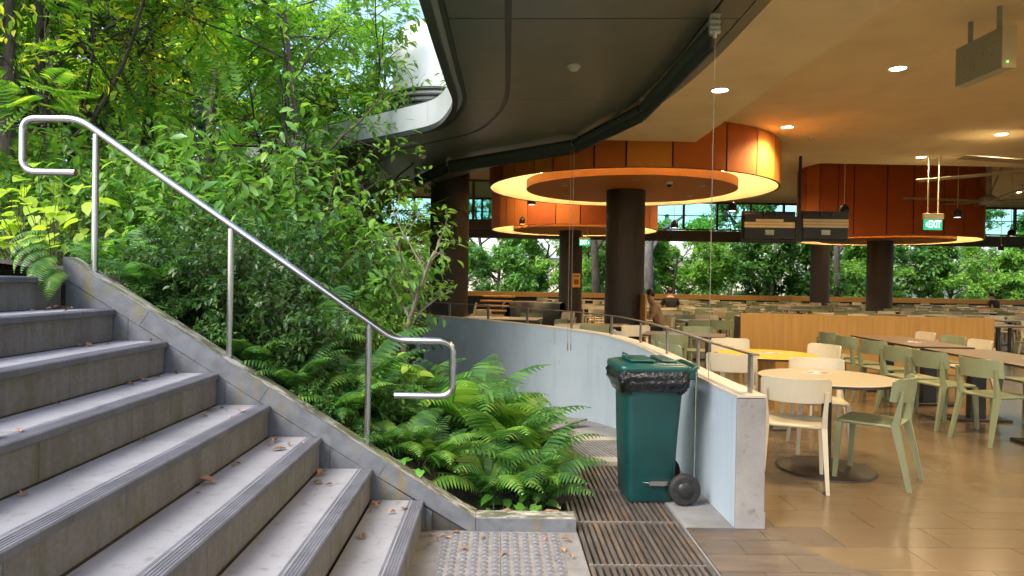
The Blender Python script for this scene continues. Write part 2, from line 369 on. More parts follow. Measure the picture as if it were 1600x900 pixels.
L_heart = leaf_mat('heart_leaf', [(0, (0.05, 0.16, 0.025)), (0.6, (0.08, 0.22, 0.03)), (1, (0.12, 0.28, 0.04))], 0.3, 0.3, 0.5)
L_red = leaf_mat('red_flower', [(0, (0.6, 0.02, 0.01)), (1, (0.75, 0.06, 0.02))], 0.5, 0.3, tint=1.0)
# ------------------------------------------------------------------ stairs
rnd = random.Random(7)
RI, TR, X0, SY = 0.178, 0.293, -0.41, 3.91
stairs = empty('stone_staircase', (0, 0, 0), 0, 'broad grey granite staircase with grooved dark nosings beside the garden', 'staircase')
b = MB()
SYA = 0.45
for k in range(8):
    z1 = RI*(k+1)-0.03; x1 = X0-TR*k-0.02
    x0 = x1-TR if k < 7 else -6.0
    b.box(((x0+x1)/2, (SYA+SY)/2, (z1-0.3)/2), (x1-x0, SY-SYA, z1+0.3))
b.build('core', m_joint, stairs)
# grooved nosing tile: profile across x, 0.15 m long
NW = 0.085
prof = [(0.0, -0.032), (0.0, -0.006), (-0.006, 0.0)]
for g in range(5):
    xg = -0.014-g*0.013
    prof += [(xg, 0.0), (xg-0.001, -0.0022), (xg-0.0045, -0.0022), (xg-0.0055, 0.0)]
prof += [(-NW+0.001, 0.0), (-NW+0.001, -0.032)]
mb = MB(); mb.prism_y(prof, -0.0742, 0.0742); me_nose = mb.mesh('nosing_tile', m_nosing)
mb = MB(); mb.bbox((0, 0, -0.014), (1.0, 1.0, 0.028), 0.0015); me_slab = mb.mesh('tread_slab', m_tread)
mb = MB(); mb.bbox((-0.012, 0, 0), (0.024, 1.0, 1.0), 0.002); me_ris = mb.mesh('riser_slab', m_riser)
for k in range(8):
    xk = X0-TR*k; zk = RI*(k+1)
    n = int((SY-SYA)/0.15)
    for i in range(n):
        inst('nosing_tile', me_nose, stairs, (xk, SY-0.004-0.075-0.15*i, zk+rnd.uniform(-.0006, .0006)))
    depth = TR-NW if k < 7 else 2.6
    y = SY-0.003; first = 0.26+0.1*((k*37) % 5)/5 if k % 2 else 0.30
    while y > SYA:
        w = first if first else 0.6; first = None
        w = min(w, y-SYA)
        if w < 0.05: break
        inst('tread_slab', me_slab, stairs, (xk-NW-depth/2+0.012, y-w/2, zk-0.001), (0, 0, 0), (depth+0.02, w-0.003, 1))
        inst('riser_slab', me_ris, stairs, (xk-0.012, y-w/2, zk-0.032-(RI-0.032)/2), (0, 0, 0), (1, w-0.003, RI-0.034))
        y -= w

# ------------------------------------------------------------------ stringer wall and planter kerb
SL = 0.621; XB, ZB, XT = -0.113, 0.075, -2.466
ZT = ZB+(XB-XT)*SL
string = empty('stringer_wall', (XB, SY, 0), 0, 'sloping mossy stone side wall of the stairs ending in a low kerb', 'side wall')
string.location = (0, 0, 0)
YT = 0.14
b = MB()
b.prism_y([(XT+0.006, -0.2), (XT+0.006, ZT-0.012), (XB, ZB-0.012), (0.468, ZB-0.012), (0.468, -0.2)], SY+0.014, SY+YT-0.01); b.build('core', m_joint, string)
# capping band pieces (perpendicular joints), then facing panels below
band = 0.115; ca = 1/math.sqrt(1+SL*SL)
cuts = [XT, -1.98, -1.30, -0.62, XB]
def cap_piece(xa, xb, first=False):
    m = MB(); g = 0.0015
    def lowx(x): return x+band*SL*ca*ca*0.9      # joint runs square to the slope
    za, zb = ZB+(XB-xa)*SL, ZB+(XB-xb)*SL
    la = xa if first else xa-0.055; lb = xb-0.055 if xb < XB-0.01 else xb
    pa = (la+g, ZB+(XB-la)*SL-band/ca*0.86); pb = (lb-g, ZB+(XB-lb)*SL-band/ca*0.86 if xb < XB-0.01 else -0.02)
    if xb >= XB-0.01: pb = (xb-g, -0.02)
    m.prism_y([(xa+g, za), pa, pb, (xb-g, zb)], SY, SY+0.0135)
    return m
for i in range(4):
    m = cap_piece(cuts[i], cuts[i+1], i == 0); m.build('band_slab', m_string, string)
    xa, xb = cuts[i]+0.001, cuts[i+1]-0.001
    m = MB(); za, zb = ZB+(XB-xa)*SL, ZB+(XB-xb)*SL
    m.prism_y([(xa, za-0.022), (xb, zb-0.022), (xb, zb), (xa, za)], SY+0.0137, SY+YT)
    m.v = [(p[0]+rnd.uniform(-.001, .001), p[1], p[2]+0.0012) for p in m.v]
    m.build('coping_slab', m_coping, string)
pan = [-2.455, -2.10, -1.55, -0.95, -0.40, XB-0.25]
for i in range(5):
    xa, xb = pan[i]+0.0015, pan[i+1]-0.0015
    off = band/ca*0.86+0.004
    ta, tb = ZB+(XB-xa)*SL-off, ZB+(XB-xb)*SL-off
    m = MB(); m.prism_y([(xa, ta-0.55), (xb, max(tb-0.55, -0.16)), (xb, tb), (xa, ta)], SY+0.003, SY+0.0132)
    m.build('facing_panel', m_string, string)
m = MB(); m.bbox(((XB+0.47)/2, SY+0.0067, (ZB-0.11)/2), (0.47-XB-0.003, 0.0133, ZB+0.11), 0.001); m.build('kerb_face', m_string, string)
m = MB(); m.bbox(((XB+0.47)/2, SY+0.014+(YT-0.014)/2, ZB-0.012), (0.47-XB-0.003, YT-0.015, 0.026), 0.003); m.build('coping_slab', m_coping, string)

# ------------------------------------------------------------------ handrail
hr = empty('stair_handrail', (0, 4.0, 0), 0, 'brushed stainless steel tube handrail with looped ends above the garden wall', 'handrail')
def rounded(pts, r, n=6):
    P = [Vector(p) for p in pts]; out = [P[0]]
    for i in range(1, len(P)-1):
        a = (P[i-1]-P[i]); c = (P[i+1]-P[i]); rr = min(r, a.length*0.45, c.length*0.45)
        a = P[i]+a.normalized()*rr; c = P[i]+c.normalized()*rr
        for k in range(n+1):
            t = k/n; out.append(a*(1-t)**2+P[i]*2*t*(1-t)+c*t*t)
    out.append(P[-1]); return out
b = MB()
b.tube(rounded([(-2.455, 0, 2.026), (-2.758, 0, 2.026), (-2.758, 0, 2.332), (-2.44, 0, 2.336), (-0.600, 0, 1.083), (-0.264, 0, 1.083), (-0.262, 0, 0.760), (-0.600, 0, 0.760)], 0.075, 8), 0.0205, 14)
b.build('rail', m_steel, hr)
def zrail(x): return 2.336-(x+2.44)*(2.336-1.083)/(2.44-0.600)
for x in (-2.340, -1.560, -0.755):
    m = MB(); zb = ZB+(XB-x)*SL
    m.tube([(x, -0.005, zb-0.03), (x, 0, zrail(x)-0.02)], 0.0185, 12); m.tube([(x, -0.004, zb+0.006), (x, -0.004, zb+0.012)], 0.021, 12)
    m.build('post', m_steel, hr)

# ------------------------------------------------------------------ ground, path, drain gratings
def sheet(name, poly, z, mat, kind='structure', label=None):
    m = MB(); n = len(poly); m.add([(p[0], p[1], z if len(p) < 3 else p[2]) for p in poly], [tuple(range(n))]); o = m.build(name, mat); tag(o, label, None, None, kind); return o
sheet('ground', [(-1500, -1500), (1500, -1500), (1500, 1500), (-1500, 1500)], -1.2, m_ground)

def zpath(y): return 0.0 if y < 5.5 else -0.105*(y-5.5) if y < 10.5 else -0.525
# wall line (outer face), from the near pier back to the far left
WALL = smooth_line([(1.418, 4.005), (1.418, 4.9), (1.46, 6.2), (1.455, 7.25), (1.335, 8.4), (0.96, 9.45), (0.35, 10.45), (-0.47, 11.65), (-1.24, 12.55), (-1.80, 13.55), (-2.3, 14.9)], 6)
WALL_IN = offset2(WALL, 0.165)
WALL_IN[0] = Vector((WALL[0].x+0.165, WALL[0].y))
# path of concrete following the wall (sloping down to the back), one sheet with real thickness below the gratings
PATH_L = smooth_line([(-0.44, -3.0), (-0.44, 3.9), (0.47, 3.92), (0.47, 5.5), (0.35, 7.2), (-0.10, 8.5), (-0.9, 9.7), (-1.9, 10.9), (-2.8, 12.2), (-3.4, 13.5), (-4.0, 15.0)], 6)
m = MB()
rows = []
Ys = [-3.0, 0.0, 2.0, 3.0, 3.915, 4.4, 5.0, 5.5, 6.0, 6.5, 7.0, 7.6, 8.2, 8.8, 9.4, 10.0, 10.6, 11.4, 12.2, 13.0, 14.0, 15.0]
def xat(line, y):
    for a, c in zip(line, line[1:]):
        if (a.y-y)*(c.y-y) <= 0 and abs(a.y-c.y) > 1e-9: return a.x+(c.x-a.x)*(y-a.y)/(c.y-a.y)
    return line[0].x if y < line[0].y else line[-1].x
# left slab (under the tactile tiles), drain channel, right wedge, ramp
tag(MB().build('unused', m_conc), None) if False else None
def poly_sheet(name, poly, mat, label=None, bottom=None):
    mm = MB(); n = len(poly); mm.add(poly, [tuple(range(n))]); return tag(mm.build(name, mat), label, None, None, 'structure')
GL, GR_ = 0.48, 1.108
poly_sheet('pavement', [(-0.44, -3, 0), (GL-0.012, -3, 0), (GL-0.012, 5.47, 0), (0.46, 5.47, 0), (0.46, 3.92, 0), (-0.44, 3.92, 0)], m_conc)
poly_sheet('drain_channel', [(GL-0.03, -3, -0.10), (GR_+0.03, -3, -0.10), (GR_+0.03, 5.47, -0.10), (GL-0.03, 5.47, -0.10)], m_drain)
for xx, nm in ((GL-0.012, 'drain_edge'), (GR_+0.012, 'drain_edge')):
    mm = MB(); mm.box((xx, 1.235, -0.056), (0.012, 8.47, 0.11)); tag(mm.build(nm, m_conc), None, None, None, 'structure')
poly_sheet('pavement_wedge', [(GR_+0.018, 3.93, 0.0), (1.43, 4.00, 0.0), (1.45, 5.47, 0.0), (GR_+0.018, 5.47, 0.0)], m_conc2)
mm = MB(); grid = []
for y in [q for q in Ys if q >= 5.4]:
    y = max(y, 5.44)
    xl, xr = xat(PATH_L, y)-0.15, xat(WALL, y)+0.06
    grid.append([(xl+(xr-xl)*t/6, y, zpath(y)-0.012) for t in range(7)])
v = [p for r_ in grid for p in r_]; f = []
for i in range(len(grid)-1):
    for j in range(6): f.append((i*7+j, i*7+j+1, (i+1)*7+j+1, (i+1)*7+j))
mm.add(v, f); tag(mm.build('path', m_conc2), None, None, None, 'structure')

# near gratings: panels of slats along the path
mb = MB(); mb.bbox((0, 0, -0.016), (0.0235, 0.606, 0.032), 0.003); me_slat = mb.mesh('slat', m_slat)
mb = MB(); mb.box((0, -0.2, -0.03), (0.60, 0.02, 0.02)); mb.box((0, 0.2, -0.03), (0.60, 0.02, 0.02)); me_cross = mb.mesh('cross_bar', m_drain)
yj = [2.86, 3.47, 4.10, 4.73, 5.36]
wh = ['nearest drain grate at the picture foot, brown slats', 'second drain grate from the front, wet brown slats', 'drain grate of brown slats running under the green bin', 'drain grate behind the bin, against the pale kerb strip']
for i in range(4):
    yc = (yj[i]+yj[i+1])/2; L = yj[i+1]-yj[i]-0.006
    g = empty('drain_grate', ((GL+GR_)/2, yc, 0), 0, wh[i], 'drain grate', 'drain grates along the path')
    for q in range(18):
        inst('slat', me_slat, g, (-0.297+q*0.0349, 0, rnd.uniform(-.0015, .0008)), (0, 0, 0), (1, L/0.606, 1))
    inst('cross_bar', me_cross, g)
    for e in (-1, 1):
        mm = MB(); mm.box((0, e*(L/2+0.0005), -0.02), (0.62, 0.005, 0.036)); mm.build('end_bar', m_slat2, g)
# kerb strips across and the gratings further down the ramp
def strip(y0, y1, x0, x1, rz, label):
    z = zpath((y0+y1)/2)
    o = MB(); o.bbox((0, 0, 0), (x1-x0, y1-y0, 0.05), 0.006)
    o = o.build('kerb_strip', m_strip); o.location = ((x0+x1)/2, (y0+y1)/2, z-0.005); o.rotation_euler = (-0.05, 0, rz)
    tag(o, label, 'kerb strip', 'kerb strips across the ramp')
strip(5.40, 5.56, 0.30, 1.42, 0.0, 'nearer pale kerb strip across the path left of the bin')
strip(6.72, 6.95, 0.10, 1.40, -0.05, 'farther pale kerb strip across the ramp behind the bin')
mb = MB(); mb.bbox((0, 0, 0), (0.026, 1.0, 0.012), 0.002); me_slat2 = mb.mesh('slat', m_slat2)
def far_grate(xc, yc, w, l, rz, n, label):
    g = empty('drain_grate', (xc, yc, zpath(yc)+0.004), 0, label, 'drain grate', 'drain grates along the path'); g.rotation_euler = (-0.105, 0, rz)
    mm = MB(); mm.box((0, 0, -0.006), (w, l, 0.004)); mm.build('recess', m_drain, g)
    for q in range(n): inst('slat', me_slat2, g, (-w/2+0.02+(w-0.04)*q/(n-1), 0, 0.004), (0, 0, 0), (1, l-0.01, 1))
far_grate(0.82, 6.14, 0.86, 1.10, 0.07, 24, 'grey slatted drain grate between the two pale kerb strips')
far_grate(0.42, 7.75, 1.45, 0.62, 0.95, 36, 'farthest grey drain grate fanning along the curved wall')

# tactile paving: raised studs
tl = empty('tactile_paving', (0, 0, 0), 0, 'grey studded tactile paving at the foot of the stairs', 'tactile paving')
mb = MB(); mb.lathe([(0.0182, 0.0), (0.0165, 0.0052), (0.013, 0.0066), (0.0, 0.0066)], (0, 0, 0), 12); me_stud = mb.mesh('stud', m_stud)
mb = MB(); mb.bbox((0, 0, 0), (0.327, 0.297, 0.010), 0.001); me_tt = mb.mesh('tactile_tile', m_tact)
for ix in range(2):
    for iy in range(3):
        cx, cy_ = -0.298+0.165+ix*0.33, 3.88-0.15-iy*0.30
        t = inst('tactile_tile', me_tt, tl, (cx, cy_, 0.0))
        for a in range(6):
            for c in range(6):
                inst('stud', me_stud, t, (-0.1375+a*0.055, -0.125+c*0.05, 0.005))

# ------------------------------------------------------------------ dining floor
poly_sheet('dining_floor', [(1.30, -3.0, -0.006), (40, -3.0, -0.006), (40, 31.0, -0.006), (-8, 31.0, -0.006), (-2.28, 14.9, -0.006)] + [(p.x+0.09, p.y, -0.006) for p in reversed(WALL)], m_floor)
poly_sheet('grout_bed', [(1.60, 2.80, -0.0035), (8.9, 2.80, -0.0035), (8.9, 7.32, -0.0035), (1.60, 7.32, -0.0035)], m_grout)
fl = empty('floor_tiling', (0, 0, 0), 0, None, None, None, 'structure')
mb = MB(); mb.bbox((0, 0, -0.004), (0.5955, 0.2955, 0.008), 0.001); me_tile = mb.mesh('floor_tile', m_tile)
for r_ in range(0, 15):
    y = 2.98+0.30*r_
    for c in range(0, 12):
        x = 1.62+0.60*c+(0.32 if r_ % 2 else 0.05)+0.3
        x -= 0.6 if y > 4.2 else 0
        if x-0.3 < 1.60 and y+0.15 > 3.98 and x+0.3 < 1.66: continue
        if x-0.3 < 1.585 and y > 3.9: x0 = 1.59; w = x+0.2985-x0; inst('floor_tile', me_tile, fl, (x0+w/2, y, 0), (0, 0, 0), (w/0.597, 1, 1)); continue
        inst('floor_tile', me_tile, fl, (x, y, rnd.uniform(-.0008, .0)))
# dark outer tiles up to the curved edge
ring = empty('threshold_tiling', (0, 0, 0), 0, None, None, None, 'structure')
edge = smooth_line([(1.585, 4.0), (1.62, 3.86), (1.76, 3.55), (1.90, 3.28), (2.10, 2.95), (2.45, 2.45)], 4)
edge = [Vector((max(GR_+0.02, p.x), p.y)) for p in edge]
ys = [3.995, 3.80, 3.60, 3.38, 3.15, 2.90, 2.62, 2.45]
def xe(y): return xat(edge, y)
slant = 0.42
def band_poly(y0, y1, xa, xb):
    pts = [(xa, y0-slant*(xa-GR_)*0.0), (xb, y0), (xb, y1), (xa, y1)]; return pts
for i in range(len(ys)-1):
    y1, y0 = ys[i]-0.002, ys[i+1]+0.002
    xm = GR_+0.02+(0.22 if i % 2 else 0.42)
    for (xa, xb) in ((GR_+0.02, xm-0.0015), (xm+0.0015, None)):
        if xb is None: pts = [(xa, y0), (max(xe(y0), xa+.02), y0), (max(xe((y0+y1)/2), xa+.02), (y0+y1)/2), (max(xe(y1), xa+.02), y1), (xa, y1)]
        else: pts = [(xa, y0), (xb, y0), (xb, y1), (xa, y1)]
        mm = MB(); mm.prism(pts, -0.008, 0.0045); mm.build('floor_tile', m_tiled, ring)

# ------------------------------------------------------------------ curved wall with rail
cw = empty('curved_wall', (0, 0, 0), 0, 'low curved pale blue painted wall around the dining area', 'wall')
WH = 0.775
mm = MB(); n = len(WALL)
v = []; f = []
for a, c in zip(WALL, WALL_IN):
    zb = -0.75
    v += [(a.x, a.y, zb), (a.x, a.y, WH), (c.x, c.y, WH), (c.x, c.y, zb)]
for i in range(n-1):
    for j in range(3): f.append((i*4+j, i*4+j+1, (i+1)*4+j+1, (i+1)*4+j))
mm.add(v, f, True); mm.add(v[-4:], [(0, 1, 2, 3)]); ob = mm.build('wall_body', m_wall, cw)
mod = ob.modifiers.new('es', 'EDGE_SPLIT'); mod.split_angle = R(35)
a, c = WALL[0], WALL_IN[0]
mm = MB(); mm.bbox(((a.x+c.x)/2, a.y-0.009, (WH-0.02)/2-0.02), (0.172, 0.02, WH+0.05), 0.003); mm.build('pier_face', m_pier, cw)
mm = MB(); mm.bbox(((a.x+c.x)/2+0.012, a.y-0.006, 0.05), (0.166, 0.022, 0.10), 0.004); mm.build('skirting', m_pier, cw)
mm = MB(); o1 = offset2(WALL, -0.006); o2 = offset2(WALL, 0.171); v = []; f = []
o1[0].y -= 0.02; o2[0].y -= 0.02
for p, q in zip(o1, o2): v += [(p.x, p.y, WH+0.001), (p.x, p.y, WH+0.016), (q.x, q.y, WH+0.016), (q.x, q.y, WH+0.001)]
for i in range(n-1):
    for j in range(3): f.append((i*4+j, i*4+j+1, (i+1)*4+j+1, (i+1)*4+j))
mm.add(v, f); mm.add(v[:4], [(3, 2, 1, 0)]); mm.build('coping', m_cap, cw)
rail = empty('wall_railing', (0, 0, 0), 0, 'low bronze flat bar railing on the curved wall', 'railing')
mid = offset2(WALL, 0.11); mid[0] = Vector((WALL[0].x+0.11, WALL[0].y))
sl = [0.0]
for p, q in zip(mid, mid[1:]): sl.append(sl[-1]+(q-p).length)
def along(s):
    for i in range(len(mid)-1):
        if sl[i+1] >= s:
            t = (s-sl[i])/(sl[i+1]-sl[i]); return mid[i].lerp(mid[i+1], t), (mid[i+1]-mid[i]).normalized()
    return mid[-1], (mid[-1]-mid[-2]).normalized()
for s in [0.09+1.11*i for i in range(11)]:
    p, t = along(s); ang = math.atan2(t.y, t.x)
    mm = MB(); mm.bbox((0, 0, 0.115), (0.055, 0.014, 0.228), 0.002); o = mm.build('post', m_post, rail, (p.x, p.y, WH+0.017), ang)
hs = offset2(mid, 0.0); v = []; f = []
i1, i2 = offset2(mid, -0.02), offset2(mid, 0.02); mm = MB()
for p, q in zip(i1, i2): v += [(p.x, p.y, WH+0.246), (p.x, p.y, WH+0.258), (q.x, q.y, WH+0.258), (q.x, q.y, WH+0.246)]
for i in range(len(mid)-1):
    for j in range(4): f.append((i*4+j, i*4+(j+1) % 4, (i+1)*4+(j+1) % 4, (i+1)*4+j))
mm.add(v, f); mm.add(v[:4], [(0, 1, 2, 3)]); mm.build('top_bar', m_post, rail)
# ------------------------------------------------------------------ canopy over the path
ZC = 3.30
OUT = smooth_line([(-.56, -3), (-.56, 0), (-.55, 4.0), (-.52, 6.2), (-.50, 7.0), (-.58, 7.6), (-.81, 8.3), (-1.28, 8.8), (-1.94, 9.4), (-3.2, 10.5), (-5.0, 12.2), (-7.5, 14.5)], 8)
INN = smooth_line([(1.74, -3), (1.74, 0), (1.745, 4.0), (1.75, 5.75), (1.65, 7.0), (1.42, 8.2), (1.05, 9.35), (.45, 10.3), (-.3, 11.4), (-.97, 12.6), (-1.8, 14.0), (-3.6, 17.0)], 8)
NP = len(OUT)
def cp(i, s, z=0.0):
    i = max(0, min(NP-1, i)); a = int(i); t = i-a; c = min(a+1, NP-1)
    o = OUT[a].lerp(OUT[c], t); n_ = INN[a].lerp(INN[c], t); p = o.lerp(n_, s); return (p.x, p.y, ZC+z)
def patch(i0, i1, s0, s1, z=0.0, th=0.015, nseg=None):
    m = MB(); k = nseg or max(2, int((i1-i0)*1.0)); v = []; f = []
    for j in range(k+1):
        i = i0+(i1-i0)*j/k
        v += [cp(i, s0, z), cp(i, s1, z), cp(i, s1, z+th), cp(i, s0, z+th)]
    for j in range(k):
        for q in range(4): f.append((j*4+q, j*4+(q+1) % 4, (j+1)*4+(q+1) % 4, (j+1)*4+q))
    m.add(v, f); m.add(v[:4], [(0, 1, 2, 3)]); m.add(v[-4:], [(3, 2, 1, 0)]); return m
can = empty('walkway_canopy', (0, 0, 0), 0, 'dark bronze panelled canopy curving over the walkway', 'canopy')
tj = [0, 8, 13.0, 18.6, 32, 44, 54, 64, 76, 88]
for a, c in zip(tj, tj[1:]):
    for s0, s1 in ((0.066, 0.240), (0.262, 0.858), (0.866, 0.955)):
        patch(a+0.025, c-0.025, s0, s1).build('soffit_panel', m_soffit, can)
patch(0, 88, 0.06, 1.0, 0.016, 0.02).build('backing', m_lip, can)
patch(0, 88, 0.240, 0.262, 0.006, 0.01).build('channel', m_lip, can)
patch(0, 88, 0.958, 1.0, -0.002, 0.02).build('inner_trim', m_soffit, can)
patch(0, 88, 0.046, 0.064, -0.004, 0.035).build('edge_trim', m_lip, can)
patch(0, 88, 0.024, 0.046, 0.02, 0.02).build('gutter_strip', m_alu, can)
patch(0, 88, -0.004, 0.024, -0.03, 0.06).build('edge_lip', m_lip, can)
for a, c in zip([0, 20, 32, 41, 50, 58, 68, 78], [20, 32, 41, 50, 58, 68, 78, 88]):
    patch(a+0.03, c-0.03, -0.004, 0.010, 0.031, 0.30).build('fascia_panel', m_alu, can)
patch(0, 88, 0.0, 1.0, 0.332, 0.02).build('roof_deck', m_lip, can)
uw = MB(); v = []; f = []
for p in INN: v += [(p.x, p.y, ZC+0.036), (p.x, p.y, 5.4)]
for i in range(NP-1): f.append((2*i, 2*i+1, 2*i+3, 2*i+2))
uw.add(v, f); uw = uw.build('upper_wall', m_ceil); tag(uw, 'wall strip above the inner edge of the canopy', 'wall')
uw.modifiers.new('th', 'SOLIDIFY').thickness = -0.04

# smoke detectors under the canopy
def detector(x, y, z, label):
    m = MB(); m.lathe([(0.0, -0.045), (0.030, -0.045), (0.040, -0.036), (0.042, -0.022), (0.056, -0.020), (0.056, 0.0)], (0, 0, 0), 20)
    o = m.build('smoke_detector', M_det, None, (x, y, z)); tag(o, label, 'smoke detector', 'smoke detectors')
M_det = M('detector_white', (0.62, 0.60, 0.52), 0.5, 0.05, 9)
detector(0.613, 5.864, ZC, 'round white smoke detector in the middle of the near canopy')
detector(-1.178, 10.27, ZC, 'small smoke detector on the canopy near the far left bend')
detector(-2.15, 12.6, ZC, 'dim smoke detector on the far end of the canopy, left of the round column')

# roller blinds hung along the inner edge, their cables with weights
BL = [(1.46, 4.75), (1.42, 6.88), (0.93, 8.69), (-0.80, 10.42), (-1.52, 12.2)]
bl_lab = ['long rolled dark green blind nearest the camera under the canopy', 'rolled dark green blind second along the canopy edge', 'long rolled dark blind above the orange ring, third along the canopy', 'short rolled blind farthest along the canopy beside the round column']
for i in range(4):
    a, c = Vector((*BL[i], 0)), Vector((*BL[i+1], 0)); d = (c-a); L = d.length; ang = math.atan2(d.y, d.x)
    t = empty('roller_blind', (a.x, a.y, 3.14), ang, bl_lab[i], 'blind', 'rolled blinds along the canopy edge')
    m = MB(); m.tube([(0.03, 0, 0.07), (L-0.03, 0, 0.07)], 0.048, 12); m.build('roller', m_blind, t)
    m = MB(); m.bbox((L/2, -0.012, 0.0), (L-0.05, 0.035, 0.10), 0.008); m.build('fabric_fold', m_blind, t)
    m = MB(); m.bbox((L/2, -0.012, -0.058), (L-0.05, 0.022, 0.016), 0.004); m.build('bottom_bar', m_lip, t)
    for xx in (0.02, L-0.02):
        m = MB(); m.box((xx, 0.0, 0.115), (0.018, 0.05, 0.09)); m.tube([(xx-0.012, 0, 0.06), (xx+0.012, 0, 0.06)], 0.022, 10); m.build('bracket', m_alu, t)
m = MB(); m.box((0, 0, 0.06), (0.07, 0.05, 0.012))
m.tube([(-0.03, 0, 0.055), (-0.03, 0, -0.06)], 0.006, 6); m.tube([(0.03, 0, 0.055), (0.03, 0, -0.06)], 0.006, 6)
for zz in (0.02, -0.02, -0.05): m.tube([(-0.036, 0, zz), (0.036, 0, zz)], 0.016, 10)
m.lathe([(0, -0.10), (0.014, -0.09), (0.014, -0.06), (0, -0.055)], (0, 0, 0), 10)
o = m.build('cable_pulley', M('pulley_white', (0.6, 0.6, 0.57), 0.4, 0.05, 10), None, (1.46, 4.70, 3.235)); tag(o, 'white cable pulley bracket at the near end of the blind', 'pulley')
def cable(pts, z0, z1, label):
    t = empty('blind_cable', (pts[0][0], pts[0][1], z0), 0, label, 'cable', 'hanging blind cables')
    for (x, y) in pts:
        dx, dy = x-pts[0][0], y-pts[0][1]
        m = MB(); m.tube([(dx, dy, 0), (dx, dy, z1-z0)], 0.0028, 6, False); m.build('wire', m_post, t)
        m = MB(); m.tube([(dx, dy, 0.0), (dx, dy, -0.09)], 0.0065, 8); m.build('weight', m_post, t)
cable([(1.462, 4.70)], 0.79, 3.15, 'thin steel cable hanging beside the green bin')
cable([(0.885, 8.66), (0.925, 8.66)], 0.66, 3.12, 'pair of thin cables hanging in front of the curved wall')

# white ventilation cowl on the canopy roof
vc = empty('vent_cowl', (-0.93, 10.3, 3.63), 0, 'white rounded ventilation cowl with louvres above the canopy edge', 'vent cowl')
m = MB(); m.lathe([(0.0, 0.0), (0.62, 0.0), (0.66, 0.12), (0.70, 0.42), (0.72, 1.25), (0.66, 1.45), (0.5, 1.55), (0, 1.57)], (0, 0, 0), 40); m.build('shell', m_white, vc)
for k in range(4):
    m = MB(); m.lathe([(0.665+0.012*k, 0.22+0.085*k), (0.735, 0.215+0.085*k), (0.735, 0.24+0.085*k), (0.665+0.012*k, 0.27+0.085*k)], (0, 0, 0), 24, a0=R(-185), a1=R(-75)); m.build('louvre', m_lip, vc)

# ------------------------------------------------------------------ ceilings
def slab(name, poly, z0, z1, mat):
    m = MB(); m.prism(poly, z0, z1); return tag(m.build(name, mat), None, None, None, 'structure')
ZS1, ZS2, ZS3 = 3.60, 4.00, 5.20
slab('ceiling_low', [(1.9, -3.0), (2.95, -3.0), (2.95, 10.34), (0.75, 10.34), (1.3, 9.35), (1.7, 8.0)], ZS1, 5.30, m_ceil)
slab('ceiling', [(2.953, -3.0), (40, -3.0), (40, 14.15), (2.953, 14.10)], ZS2, 5.30, m_ceil)
slab('ceiling_high', [(0.4, 10.4), (2.9, 10.4), (2.9, 14.2), (40, 14.2), (40, 31.2), (-9, 31.2), (-3.5, 17.1), (-1.75, 14.0), (-0.9, 12.6)], ZS3, 5.32, m_ceil)
slab('roof', [(1.2, -3.5), (41, -3.5), (41, 31.6), (-9, 31.6), (-3.6, 17.3), (-1.7, 14.0), (0.5, 10.2), (1.5, 8)], 5.35, 5.7, m_lip)  # unseen slab over all the ceilings, put in to block sky light

def downlight(x, y, z, label, power=62, r=0.105, lamp=True):
    t = empty('ceiling_downlight', (x, y, z), 0, label, 'ceiling light', 'recessed downlights')
    m = MB(); m.lathe([(r, 0.0), (r, -0.012), (r*0.86, -0.014), (r*0.82, -0.006)], (0, 0, 0), 24); m.build('trim_ring', m_white, t)
    m = MB(); m.lathe([(r*0.83, -0.008), (0, -0.008)], (0, 0, 0), 24, smooth=False); m.build('lens', m_lamp, t)
    ld = bpy.data.lights.new('downlight_beam', 'SPOT'); ld.energy = power; ld.color = LAMP_WARM; ld.spot_size = R(150); ld.spot_blend = 0.8; ld.shadow_soft_size = 0.08
    lo = bpy.data.objects.new('downlight_beam', ld); col.objects.link(lo); lo.parent = t; lo.location = (0, 0, -0.03)
PW = 104
downlight(2.41, 7.54, ZS1, 'bright round downlight in the low ceiling beside the blind cable', PW)
downlight(4.606, 7.895, ZS2, 'bright round downlight highest and nearest in the cream ceiling', PW)
downlight(4.597, 10.93, ZS2, 'bright round downlight right beside the lit orange drum', PW)
downlight(8.23, 11.11, ZS2, 'bright round downlight near the right picture edge', PW)
downlight(8.20, 13.2, ZS2, 'bright round downlight just above the right exit sign', PW)
for x, y in ((4.6, 4.6), (4.6, 1.4), (8.2, 7.9), (8.2, 4.6), (8.2, 1.4), (11.8, 11.1), (11.8, 7.9), (11.8, 4.6), (15.4, 11.1), (15.4, 7.0), (2.41, 4.3), (2.41, 1.0)):
    downlight(x, y, ZS2 if x > 3 else ZS1, 'recessed ceiling downlight beyond the picture frame', PW)

for i, (x, y) in enumerate(((6.5, 17.5), (7.0, 21.5), (6.0, 26.0), (10.0, 26.5), (15.0, 26.5), (20, 26.0), (0.8, 18.6), (1.5, 27), (-1.2, 17.0))):  # extra lamps with no known fitting, added to brighten the dim far hall
    downlight(x, y, ZS3, 'added downlight in the high ceiling to brighten the far dining rows', 165)

